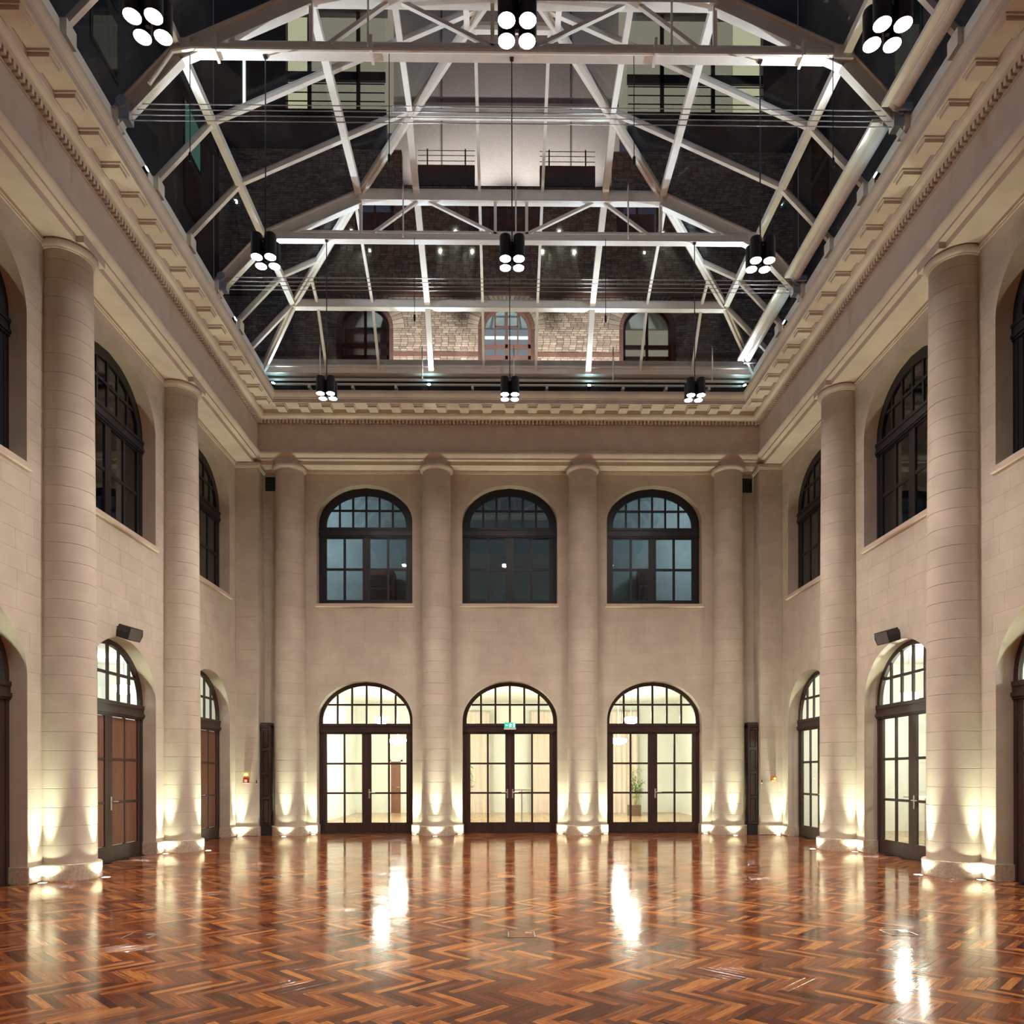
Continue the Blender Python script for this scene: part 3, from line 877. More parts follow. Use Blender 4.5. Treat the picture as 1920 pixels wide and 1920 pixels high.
# trusses across the hall at each main frame
for y in FR:
    zc, zt = 12.84, 13.66
    mb = MB(); mb.beam((-5.1, y, zc), (5.1, y, zc), .12, .12); mb.beam((-5.1, y, zc), (5.1, y, zc), .15, .022, -.07); rp('tie_beam', mb, st)
    mb = MB(); mb.beam((-3.19, y, zt + .03), (3.19, y, zt + .03), .13, .16); mb.beam((-3.19, y, zt), (3.19, y, zt), .16, .03, -.06); rp('collar_beam', mb, st)
    for s in (-1, 1):
        for x in (3.15, .33):
            mb = MB(); mb.beam((s * x, y, zc), (s * x, y, zt), .06, .06, 0, (0, 1, 0)); rp('strut', mb, st)
        for xa, xb in ((2.95, 1.95), (.25, 1.75)):
            mb = MB(); mb.beam((s * xa, y, zc + .05), (s * xb, y, zt - .04), .06, .06); rp('diagonal_brace', mb, st)
        # end knuckle of the tie beam and cranked conduit
        mb = MB(); mb.box(*sorted((s * 5.0, s * 5.3)), y - .09, y + .09, 12.74, 12.95); rp('end_plate', mb, st)
    mb = MB(); mb.tube((-4.9, y, zc + .13), (4.9, y, zc + .13), .022); rp('conduit', mb, st)
    if y != FR[2]:
        mb = MB(); mb.tube((-4.95, y - .12, zc - .09), (4.95, y - .12, zc - .09), .03); mb.tube((-4.95, y - .12, zc - .09), (-5.25, y - .12, zc - .14), .03); mb.tube((-5.25, y - .12, zc - .14), (-5.6, y - .12, 12.2), .03)
        for x in (-4.6, -2.2, 2.2, 4.5): mb.box(x - .02, x + .02, y - .16, y + .08, zc - .13, zc + .12)
        rp('pipe', mb, st)
    for x in (-2.25, .1, 2.45):
        mb = MB(); mb.tube((x, y - .1, zc - .05), (x, y - .1, zc + 1.0), .018, 6); mb.tube((x, y - .1, zc + 1.0), (x, y - .1, zc + 1.12), .018, 6, .004); rp('sprinkler_pipe', mb, st)
    # bundle of tension cables at the foot of the frame
    for k in range(4):
        mb = MB(); mb.tube((-6.05, y - .02, 11.98 - .085 * k), (6.05, y - .02, 11.98 - .085 * k), .007, 5); rp('tension_cable', mb, M['bright'])
    for s in (-1, 1):
        mb = MB(); mb.box(*sorted((s * 5.92, s * 6.14)), y - .1, y + .06, 11.68, 11.92); mb.tube((s * 6.03, y - .12, 11.95), (s * 6.03, y + .08, 11.95), .09, 10); rp('cable_clamp', mb, M['bright'])
# curb and gutter ring under the glass
XB, YB = 6.24, 18.86
for s in (-1, 1):
    mb = MB(); mb.box(*sorted((s * 6.16, s * 6.42)), 5, 19.1, 11.60, 11.82); rp('curb_beam', mb, st)
    mb = MB(); mb.box(*sorted((s * 6.40, s * 6.46)), 5, 19.3, 11.19, 11.60); rp('gutter_plate', mb, M['black'])
    for y in YL[1:-1]:
        mb = MB(); mb.box(*sorted((s * 6.08, s * 6.2)), y - .12, y + .12, 11.62, 11.86); rp('foot_plate', mb, st)
mb = MB(); mb.box(-6.42, 6.42, 18.84, 19.1, 11.72, 12.06); mb.box(-6.42, 6.42, 18.80, 18.86, 11.86, 11.90); rp('curb_beam', mb, st)
mb = MB(); mb.tube((-6.3, 18.98, 11.62), (6.3, 18.98, 11.62), .035); rp('gutter_rail', mb, st)
mb = MB(); mb.tube((-6.3, 18.98, 11.50), (6.3, 18.98, 11.50), .03); rp('gutter_rail', mb, st)
mb = MB(); mb.box(-6.42, 6.42, 19.22, 19.3, 11.19, 11.72); rp('gutter_plate', mb, M['black'])
for x in (-5.1, -4.0, -2.9, -.95, .95, 2.9, 4.0, 5.1):
    mb = MB(); mb.box(x - .03, x + .03, 18.96, 19.25, 11.40, 11.50); rp('rail_bracket', mb, st)
for x in (-4.75, -2.2, .1, 2.6, 5.1):
    mb = MB(); mb.tube((x, 18.7, 11.45), (x, 18.7, 12.25), .018, 6); mb.tube((x, 18.7, 12.25), (x, 18.7, 12.36), .02, 6, .004); rp('sprinkler_pipe', mb, st)

# hanging pull cords
for x, y, z0, z1, t in ((-1.93, 11.555, 12.75, 11.05, 'left of the middle lamp, before the nearer truss'), (1.87, 11.555, 12.75, 11.05, 'right of the middle lamp, before the nearer truss'), (-5.0, 11.555, 12.72, 11.05, 'far left of the nearer truss'), (4.98, 11.555, 12.75, 11.05, 'far right of the nearer truss'),
                        (-2.02, 15.58, 12.8, 11.05, 'left of the middle lamp, before the farther truss'), (1.98, 15.58, 12.8, 11.05, 'right of the middle lamp, before the farther truss')):
    e = empty('hanging_cable', (x, y, z1)); tag(e, 'thin weighted cable hanging ' + t, 'cable', 'weighted cables hanging from the roof')
    mb = MB(); mb.tube((0, 0, .08), (0, 0, z0 - z1), .007, 5); obj('wire', mb, M['black'], e)
    mb = MB(); mb.lathe([(.006, .16), (.024, .13), (.024, .02), (.008, 0)][::-1], 8); obj('weight', mb, M['black'], e)

# roller blinds folded away along the right edge of the roof
for y0, y1, t in ((7.9, 11.5, 'nearest'), (11.78, 15.5, 'middle'), (15.8, 18.62, 'farthest')):
    e = empty('roller_blind', (5.86, y0, 11.98)); tag(e, 'rolled pale sunshade tube along the right roof edge, %s of three' % t, 'sunshade', 'rolled sunshades along the right roof edge')
    L = y1 - y0
    mb = MB(); mb.tube((.08, 0, -.02), (.08, L, -.02), .085, 16); obj('roller_tube', mb, M['steel'], e, 40)
    mb = MB(); mb.box(-.15, -.02, 0, L, -.03, .03); mb.box(-.02, 0, 0, L, -.045, .05); obj('front_bar', mb, M['steel'], e)
    for y in (.0, L - .04):
        mb = MB(); mb.tube((.08, y - .03, -.02), (.08, y, -.02), .09, 12); mb.box(.0, .3, y - .04, y + .0, -.12, -.02); obj('bracket', mb, M['bright'], e)

# coloured LED spots standing on the cornice
for x, y, tgt, t in ((-2.05, 18.95, (-2.0, 16.5, 13.2), 'left of centre'), (2.02, 18.95, (2.0, 16.5, 13.2), 'right of centre'), (-6.0, 18.9, (-4.6, 16.9, 13.2), 'in the left corner'), (6.0, 18.9, (4.6, 16.9, 13.2), 'in the right corner'),
                    (-6.02, 12.2, (-.8, 11.4, 13.6), 'nearest on the left side'), (6.02, 12.2, (.8, 11.4, 13.6), 'nearest on the right side'),
                    (-6.02, 16.2, (-.8, 15.3, 13.6), 'middle of the left side'), (6.02, 16.2, (.8, 15.3, 13.6), 'middle of the right side')):
    e = empty('led_spot', (x, y, 11.19)); tag(e, 'small blue LED spotlight on the cornice ledge, ' + t, 'spotlight', 'blue spotlights on the cornice')
    d = (Vector(tgt) - Vector((x, y, 11.43))).normalized()
    mb = MB(); mb.tube(Vector((0, 0, .24)) - d * .07, Vector((0, 0, .24)) + d * .06, .05, 14); obj('housing', mb, M['black'], e, 40)
    mb = MB(); mb.box(-.06, .06, -.02, .02, 0, .02); mb.box(-.062, -.05, -.015, .015, 0, .25); mb.box(.05, .062, -.015, .015, 0, .25); obj('yoke', mb, M['black'], e)
    mb = MB(); mb.tube(Vector((0, 0, .24)) + d * .06, Vector((0, 0, .24)) + d * .066, .042, 14); obj('lens', mb, M['led'], e)
    l = bpy.data.lights.new('led_beam', 'SPOT'); l.energy = 90 if y > 18 and abs(x) > 5 else (260 if y > 18 else 430); l.color = LED_C; l.spot_size = math.radians(95); l.spot_blend = .9; l.shadow_soft_size = .03
    lo = put('beam', l, e, Vector((0, 0, .24)) + d * .08); lo.rotation_euler = d.to_track_quat('-Z', 'Y').to_euler()

# ------------------------------------------------------------------ small wall things
for s, y, z in ((-1, 13.45, 4.18), (1, 13.6, 4.16)):
    e = empty('loudspeaker', (s * XW, y, z)); tag(e, 'small black loudspeaker on the %s wall above the second door' % ('left' if s < 0 else 'right'), 'speaker', 'wall loudspeakers')
    e.rotation_euler = (0, 0, 0)
    k = -s
    mb = MB(); mb.prism([(-.16, -.10), (.16, -.10), (.19, .02), (.16, .13), (-.16, .13), (-.19, .02)], k * .12, k * .36, 'x'); 
    b = obj('cabinet', mb, M['black'], e)
    mb = MB(); mb.box(*sorted((k * .36, k * .372)), -.145, .145, -.085, .115); obj('grille', mb, M['nightwall'], b)
    mb = MB(); mb.box(*sorted((0, k * .02)), -.06, .06, -.07, .07); mb.box(*sorted((k * .02, k * .13)), -.025, .025, -.02, .03); obj('bracket', mb, M['black'], e)
    b.rotation_euler = (0, math.radians(18) * k, math.radians(-14) * -s)
e = empty('fire_alarm', (-6.80, 19.27, 1.36)); tag(e, 'red fire alarm box with yellow lamp on the left corner pier', 'alarm')
mb = MB(); mb.cbox(-.07, .07, -.05, 0, 0, .14, .01); b = obj('red_box', mb, M['redpaint'], e)
mb = MB(); mb.box(-.035, .035, -.054, -.05, .035, .10); obj('break_glass', mb, M['whitepaint'], b)
mb = MB(); mb.box(-.04, .04, -.04, 0, .145, .19); obj('lamp_base', mb, M['orange'], e)
mb = MB(); mb.lathe([(.045, .19), (.045, .22), (.03, .25), (.008, .262)], 14, (0, -.045)); obj('beacon', mb, M['beacon'], e, 40)
e = empty('call_box', (6.84, 19.27, 1.40)); tag(e, 'orange call box with a bright lamp on the right corner pier', 'call box')
mb = MB(); mb.cbox(-.07, .07, -.05, 0, 0, .11, .01); b = obj('case', mb, M['orange'], e)
mb = MB(); mb.lathe([(.030, 0), (.026, .02), (.008, .03)], 12); o = obj('lamp', mb, M['beacon'], e); o.location = (.02, -.05, .06); o.rotation_euler = (PI / 2, 0, 0)
for s, x in ((-1, -6.535), (1, 6.535)):
    e = empty('light_switch', (x, 19.27, 1.34)); tag(e, 'small grey light switch on the %s corner pier beside the cupboard' % ('left' if s < 0 else 'right'), 'switch', 'light switches')
    mb = MB(); mb.cbox(-.025, .025, -.012, 0, 0, .11, .003); b = obj('plate', mb, M['bright'], e)
    mb = MB(); mb.box(-.015, .015, -.017, -.012, .02, .05); mb.box(-.015, .015, -.017, -.012, .06, .09); obj('rocker', mb, M['black'], e)
for s in (-1, 1):
    x0, x1 = (-6.46, -6.205) if s < 0 else (6.205, 6.46)
    e = empty('cupboard', ((x0 + x1) / 2, 19.36, 0)); tag(e, 'tall dark panelled wooden cupboard in the recess beside the %s column of the end wall' % ('leftmost' if s < 0 else 'rightmost'), 'cupboard', 'corner cupboards')
    h = (x1 - x0) / 2
    mb = MB(); mb.box(-h, h, .03, .28, 0, 2.86); obj('carcass', mb, M['darkwood'], e)
    mb = MB(); mb.box(-h, h, -.04, .28, 2.86, 2.93); mb.box(-h, h, -.015, .28, 2.80, 2.86); obj('cornice_cap', mb, M['darkwood'], e)
    mb = MB(); mb.box(-h, h, .005, .03, 0, .26); obj('kick_board', mb, M['black'], e)
    dm = MB(); zz = [.28, .98, 1.62, 2.24, 2.78]
    dm.box(-h + .01, -h + .05, 0, .03, .28, 2.78); dm.box(h - .05, h - .01, 0, .03, .28, 2.78)
    for z in zz: dm.box(-h + .05, h - .05, 0, .03, max(.28, z - .04), min(2.78, z + .04))
    dr = obj('door', dm, M['darkwood'], e)
    for a, b_ in zip(zz[:-1], zz[1:]):
        mb = MB(); mb.cbox(-h + .06, h - .06, .012, .03, a + .05, b_ - .05, .008); obj('panel', mb, M['darkwood'], dr)
for s in (-1, 1):
    e = empty('wall_vent', (s * 6.31, YW, 9.05)); tag(e, 'dark square ventilation grille high in the %s corner of the end wall' % ('left' if s < 0 else 'right'), 'vent', 'corner vents')
    mb = MB(); mb.box(-.17, .17, -.01, 0, 0, .42); obj('back', mb, M['black'], e)
    mb = MB()
    for a, b_, c, d in ((-.17, .17, 0, .02), (-.17, .17, .40, .42), (-.17, -.15, 0, .42), (.15, .17, 0, .42)): mb.box(a, b_, -.03, -.01, c, d)
    obj('frame', mb, M['moulding'], e)
    for i in range(9):
        mb = MB(); mb.box(-.15, .15, -.028, -.012, .035 + i * .042, .05 + i * .042); obj('slat', mb, M['black'], e)
# exit sign over the middle door
e = empty('exit_sign', (0.0, YW + DY0 - .06, 2.78)); tag(e, 'small glowing green exit sign on the middle door transom', 'sign')
mb = MB(); mb.box(-.16, .16, -.05, .0, 0, .045); obj('housing', mb, M['whitepaint'], e)
mb = MB(); mb.box(-.15, .15, -.03, -.018, .045, .19); b = obj('panel', mb, M['exitglow'], e)
mb = MB()                                             # running figure, arrow and doorway
mb.prism([(-.02, .06), (.0, .06), (.02, .09), (.045, .075), (.05, .085), (.02, .105), (.03, .135), (.06, .125), (.06, .135), (.025, .15), (-.005, .145), (-.03, .12), (-.02, .115), (.0, .13), (-.005, .105)], -.033, -.0305)
mb.box(.0, .018, -.033, -.0305, .155, .172); mb.box(.09, .13, -.033, -.0305, .06, .175)
mb.prism([(-.12, .118), (-.09, .14), (-.09, .126), (-.05, .126), (-.05, .110), (-.09, .110), (-.09, .096)], -.033, -.0305)
obj('pictogram', mb, M['exitmark'], b)

# ------------------------------------------------------------------ rooms beyond the doors
def room(nm, x0, x1, y0, y1, z0, z1, mat, fmat, desc, skip):
    t = .1
    f = MB(); f.box(x0, x1, y0, y1, z0 - t, z0); struct(obj('floor_' + nm, f, fmat), 'floor of the ' + desc, 'floor')
    c = MB(); c.box(x0, x1, y0, y1, z1, z1 + t); struct(obj('ceiling_' + nm, c, mat), 'ceiling of the ' + desc, 'ceiling')
    for k, b in (('left', (x0 - t, x0, y0, y1)), ('right', (x1, x1 + t, y0, y1)), ('back', (x0 - t, x1 + t, y1, y1 + t)), ('front', (x0 - t, x1 + t, y0 - t, y0))):
        if k == skip: continue
        m_ = MB(); m_.box(*b, z0, z1); struct(obj('wall_%s_%s' % (nm, k), m_, mat), '%s wall of the %s' % (k, desc), 'wall')
room('lobby', -6.2, 7.0, YW + .37, 30.6, 0, 4.5, M['plaster'], M['lobbyfloor'], 'bright lobby behind the end wall', 'front')
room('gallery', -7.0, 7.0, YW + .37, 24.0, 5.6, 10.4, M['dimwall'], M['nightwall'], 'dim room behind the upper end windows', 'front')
room('side_lobby', XW + .37, 12.0, 6.5, 20.4, 0, 4.6, M['whitewall'], M['lobbyfloor'], 'bright room behind the right doors', 'left')
room('side_room', -12.0, -XW - .37, 6.5, 20.4, 0, 4.6, M['whitewall'], M['lobbyfloor'], 'room behind the left doors', 'right')
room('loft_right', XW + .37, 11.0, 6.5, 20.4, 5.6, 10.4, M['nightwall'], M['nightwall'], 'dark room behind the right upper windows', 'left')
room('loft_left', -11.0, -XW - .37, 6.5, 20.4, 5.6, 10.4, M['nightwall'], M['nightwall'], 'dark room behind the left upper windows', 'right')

def bowl_lamp(x, y, z, top, mat, label, r=.24):
    e = empty('bowl_lamp', (x, y, z)); tag(e, label, 'lamp', 'lobby pendant lamps')
    mb = MB(); mb.lathe([(.03, -.16), (.13, -.14), (.21 * r / .24, -.07), (r, 0), (r * .96, .05), (r * .6, .08), (.03, .09)], 20); obj('glass_bowl', mb, mat, e, 50)
    mb = MB(); mb.tube((0, 0, .09), (0, 0, top - z), .012, 6); obj('rod', mb, M['bright'], e)
bowl_lamp(-4.25, 25.0, 3.42, 4.5, M['lobby'], 'glowing bowl lamp behind the left fanlight of the end wall')
bowl_lamp(-4.0, 27.0, 2.80, 4.5, M['lobby'], 'glowing bowl lamp behind the glass of the left end door', .32)
bowl_lamp(4.12, 25.0, 3.42, 4.5, M['lobby'], 'glowing bowl lamp behind the right fanlight of the end wall')
bowl_lamp(4.0, 27.0, 2.80, 4.5, M['lobby'], 'glowing bowl lamp behind the glass of the right end door', .32)
bowl_lamp(-2.5, 25.6, 3.42, 4.5, M['lobby_added'], 'added lobby bowl lamp hidden behind the second column of the end wall')  # this and the next lamp are added, unseen, to light the lobby evenly
bowl_lamp(2.35, 25.6, 3.42, 4.5, M['lobby_added'], 'added lobby bowl lamp hidden behind the third column of the end wall')
bowl_lamp(8.35, 14.6, 2.9, 4.6, M['sidelamp'], 'glowing bowl lamp behind the right wall door below the loudspeaker', .22)
bowl_lamp(9.8, 18.2, 3.5, 4.6, M['sidelamp'], 'glowing bowl lamp behind the farthest right wall door', .24)
bowl_lamp(9.4, 9.6, 3.4, 4.6, M['sidelamp'], 'glowing bowl lamp behind the right wall door at the picture edge', .24)
bowl_lamp(-9.9, 15.6, 3.8, 4.6, M['dimlamp'], 'pendant lamp behind the fanlight of the left wall door below the loudspeaker', .24)
bowl_lamp(-9.9, 19.2, 3.8, 4.6, M['dimlamp'], 'pendant lamp behind the fanlight of the farthest left wall door', .24)
bowl_lamp(-9.6, 10.4, 3.8, 4.6, M['dimlamp'], 'pendant lamp behind the fanlight of the left wall door at the picture edge', .24)
for x, t in ((-5.9, 'left'), (5.9, 'right')):
    bowl_lamp(x, 22.2, 9.4, 10.4, M['coolamp'], 'cool lamp in the upper room behind the %s end window' % t, .3)
# dark cabinets seen through the upper end windows
for x, wdt, h, t in ((-4.0, .8, 1.9, 'in the left upper end window, tall one'), (-3.0, .45, 1.9, 'in the left upper end window, narrow one'), (4.35, .5, 2.0, 'in the right upper end window')):
    e = empty('shelf_cabinet', (x, 23.4, 5.6)); tag(e, 'dark shelf cabinet seen ' + t, 'cabinet', 'cabinets in the upper room')
    h += .45
    mb = MB(); mb.box(-wdt / 2, wdt / 2, 0, .5, 0, h); obj('body', mb, M['brownwood'], e)
    for i in range(5):
        mb = MB(); mb.cbox(-wdt / 2 + .04, wdt / 2 - .04, -.02, 0, .1 + i * (h - .15) / 5, .1 + (i + .85) * (h - .15) / 5, .008); obj('shelf_front', mb, M['darkwood'], e)
# lobby furnishing
def plant(x, y, s, label, n=90):
    e = empty('potted_plant', (x, y, 0)); tag(e, label, 'plant', 'bamboo plants in the lobby')
    mb = MB(); mb.cbox(-.20 * s, .20 * s, -.2 * s, .2 * s, .0, .36 * s, .01); obj('pot', mb, M['pot'], e)
    r = random.Random(int(abs(x) * 100))
    lv = MB()
    for k in range(7):
        a = r.uniform(0, 2 * PI); top = Vector((math.cos(a) * r.uniform(.05, .35), math.sin(a) * r.uniform(.05, .3), r.uniform(1.2, 1.75))) * s
        b0 = Vector((math.cos(a) * .06, math.sin(a) * .06, .34)) * s
        mb = MB(); mb.tube(b0, top, .012 * s, 5, .004); obj('stem', mb, M['bark'], e)
        for q in range(n // 7 + 8):
            t = r.uniform(.3, 1.0); p = b0.lerp(top, t); d = Vector((r.uniform(-1, 1), r.uniform(-1, 1), r.uniform(-.7, .5))).normalized() * r.uniform(.16, .34) * s
            sd = d.cross(Vector((0, 0, 1))).normalized() * .022 * s
            lv.add([p, p + d * .4 + sd, p + d, p + d * .4 - sd], [(0, 1, 2, 3)])
    o = obj('foliage', lv, M['leaf'], e); o['kind'] = 'stuff'
plant(4.78, 28.2, 1.12, 'bushy bamboo in a dark square pot behind the right end door', 150)
plant(-1.62, 27.0, 1.15, 'bamboo plant seen at the left edge of the middle end door', 70)
def bar_table(x, y, label):
    e = empty('bar_table', (x, y, 0)); tag(e, label, 'table', 'high tables in the lobby')
    mb = MB(); mb.box(-.32, .32, -.3, .3, 1.06, 1.10); obj('table_top', mb, M['whitepaint'], e)
    mb = MB(); mb.tube((0, 0, .03), (0, 0, 1.06), .022, 8); obj('stem', mb, M['bright'], e)
    mb = MB(); mb.box(-.24, .24, -.06, .06, 0, .035); mb.box(-.05, .05, -.24, .24, 0, .035); obj('foot', mb, M['bright'], e)
bar_table(.42, 24.3, 'white high table behind the right leaf of the middle end door')
bar_table(-1.5, 25.6, 'white high table at the left edge of the middle end door')
bar_table(8.9, 15.9, 'white high table behind the right wall door below the loudspeaker')
def curtain(x0, x1, y, label, mat=None):
    e = empty('curtain', ((x0 + x1) / 2, y, .0)); tag(e, label, 'curtain', 'lobby curtains')
    n = int((x1 - x0) / .035); pts = []
    for i in range(n + 1): pts.append((-(x1 - x0) / 2 + (x1 - x0) * i / n, .05 * math.sin(i * 1.05) + .02 * math.sin(i * .37)))
    mb = MB(); v = [(p[0], p[1], 0) for p in pts] + [(p[0], p[1], 4.1) for p in pts] + [(p[0], p[1] + .012, 0) for p in pts] + [(p[0], p[1] + .012, 4.1) for p in pts]
    m_ = n + 1; F = []
    for i in range(n): F += [(i, i + 1, m_ + i + 1, m_ + i), (2 * m_ + i, 3 * m_ + i, 3 * m_ + i + 1, 2 * m_ + i + 1)]
    mb.add(v, F); obj('cloth', mb, mat or M['curtain'], e, 60)
    mb = MB(); mb.tube((-(x1 - x0) / 2 - .05, 0, 4.13), ((x1 - x0) / 2 + .05, 0, 4.13), .018); obj('curtain_rod', mb, M['bright'], e)
curtain(-1.75, -.75, 30.2, 'rose folded curtain behind the left leaf of the middle end door')
curtain(.95, 1.95, 30.2, 'rose folded curtain behind the right leaf of the middle end door')
curtain(4.2, 5.3, 30.2, 'rose folded curtain behind the bamboo in the right end door')
e = empty('side_door', (-4.58, 30.58, 0)); tag(e, 'plain red brown door at the back of the lobby in the left end door', 'door leaf')
mb = MB(); mb.box(-.2, .2, -.05, 0, 0, 2.1); obj('leaf', mb, M['brownwood'], e)
mb = MB(); mb.box(-.27, -.2, -.06, 0, 0, 2.17); mb.box(.2, .27, -.06, 0, 0, 2.17); mb.box(-.27, .27, -.06, 0, 2.1, 2.17); obj('door_frame', mb, M['whitepaint'], e)
mb = MB(); mb.tube((.15, -.05, 1.05), (.15, -.1, 1.05), .012); mb.tube((.15, -.1, 1.05), (.04, -.1, 1.05), .012); obj('handle', mb, M['bright'], e)

# ------------------------------------------------------------------ brick building seen through the roof
YB_ = 27.5
bld = empty('brick_building', (0, YB_, 0)); tag(bld, 'brick building behind the glass roof with arched windows and lit upper floor', 'building')
AW, ASP, ABOT = .90, 18.022, 15.0
RO = 1.32                      # outer radius of brick arches
AXS = (-5.26, -.04, 5.18)
SIDE = dict(loc=(0, YB_, 0), rz=0)
def px_b(poly):
    p = [proj(q[0], YB_, q[1]) for q in poly]; cx = sum(q[0] for q in p) / len(p); cy = sum(q[1] for q in p) / len(p)
    return area(p) if 560 < cy < 676 and 620 < cx < 1300 else 0
zb = [15.2 + .083 * i for i in range(int((19.2 - 15.2) / .083) + 1)]
op = [(x, AW if False else RO, ABOT, ASP, RO) for x in AXS]
bricks = courses(-10.6, 10.6, zb[:35], [(x, AW + .14, ABOT, ASP + 9, RO) for x in AXS], .24, .26, R) + courses(-10.6, 10.6, zb[34:], [(x, RO + .15, ABOT, ASP, RO + .15) for x in AXS], .24, .26, R)
zb2 = [19.62 + .083 * i for i in range(int((24.6 - 19.62) / .083) + 1)]
darkwins = [(-5.6, -4.2, 21.35, 22.9), (-1.4, 1.3, 21.35, 22.7), (4.05, 5.6, 21.35, 22.9)]
up = []
CUT = (-3.9, 3.9, 23.3)
for b in courses(-10.6, 10.6, zb2, [], .24, .26, R):
    x0 = min(p[0] for p in b); x1 = max(p[0] for p in b); z0 = min(p[1] for p in b); z1 = max(p[1] for p in b)
    keep = [(x0, x1)]
    if z1 > CUT[2]: keep = [iv for iv in ((x0, min(x1, CUT[0])), (max(x0, CUT[1]), x1)) if iv[1] - iv[0] > .03]
    for (a, c, d, f) in darkwins:
        if z1 > d + .04 and z0 < f - .04:
            nk = []
            for (p, q) in keep:
                if q <= a or p >= c: nk.append((p, q))
                else:
                    if p < a - .02: nk.append((p, a))
                    if q > c + .02: nk.append((c, q))
            keep = nk
    for p, q in keep: up.append([(p, z0), (q, z0), (q, z1), (p, z1)])
def shrink(b, g=.009):
    cx = sum(p[0] for p in b) / len(b); cz = sum(p[1] for p in b) / len(b)
    hx = max(p[0] for p in b) - min(p[0] for p in b); hz = max(p[1] for p in b) - min(p[1] for p in b)
    return [(cx + (p[0] - cx) * (1 - 2 * g / max(hx, .03)), cz + (p[1] - cz) * (1 - 2 * g / max(hz, .03))) for p in b]
order = sorted(range(len(bricks)), key=lambda i: -px_b(bricks[i])); big = set(i for i in order[:260] if px_b(bricks[i]) > 0)
rest = MB()
for i, b in enumerate(bricks):
    jit = R.uniform(-.008, .008)
    if i in big:
        mb = MB(); block_geo(mb, shrink(b), -.02 + jit, .06, .004); obj('brick', mb, M['brick'], bld)
    else: block_geo(rest, shrink(b), -.02 + jit, .06, .004)
for b in up: block_geo(rest, shrink(b), -.02 + R.uniform(-.006, .006), .06, .004)
o = obj('brick_remainder', rest, M['brick'], bld); o['kind'] = 'stuff'; o['label'] = 'the other bricks of the same facade'
# mortar ground with window openings
mb = MB()
xs = [-10.78]
for x in AXS: xs += [x - AW, x + AW]
xs.append(10.78)
for i in range(0, len(xs), 2): mb.box(xs[i], xs[i + 1], .0, .3, 15, 19.2)
for x in AXS:
    n = 16
    top = [(x - AW, 19.2)] + [(x - AW * math.cos(PI * i / n), ASP + AW * math.sin(PI * i / n)) for i in range(n + 1)] + [(x + AW, 19.2)]
    mb.prism(top, 0, .3)
zl = [19.2, 21.35, 22.7, 22.9, 23.3, 24.6]
for z0, z1 in zip(zl[:-1], zl[1:]):
    cuts = [(-10.78, 10.78)] if z0 < 23.2 else [(-10.78, CUT[0]), (CUT[1], 10.78)]
    for (a, c, d, f) in darkwins:
        if z0 >= d - .01 and z1 <= f + .01:
            cuts = [iv for (p, q) in cuts for iv in ([(p, q)] if q <= a or p >= c else [(p, a), (c, q)])]
    for p, q in cuts: mb.box(p, q, 0, .3, z0, z1)
obj('mortar_ground', mb, M['mortar'], bld)
mb = MB(); mb.box(-10.6, 10.6, -.12, 0, 19.36, 19.46); mb.box(-10.6, 10.6, -.08, 0, 19.22, 19.36); mb.box(-10.6, 10.6, -.05, 0, 19.46, 19.6); obj('string_course', mb, M['brown_stone'], bld)
mb = MB(); mb.box(-10.6, 10.6, -.06, 0, 16.96, 17.14)
band = MB()
ivs = [(-10.6, AXS[0] - AW - .14), (AXS[0] + AW + .14, AXS[1] - AW - .14), (AXS[1] + AW + .14, AXS[2] - AW - .14), (AXS[2] + AW + .14, 10.6)]
for a, b in ivs: band.box(a, b, -.05, -.0, 16.98, 17.14)
obj('stone_band', band, M['brown_stone'], bld)
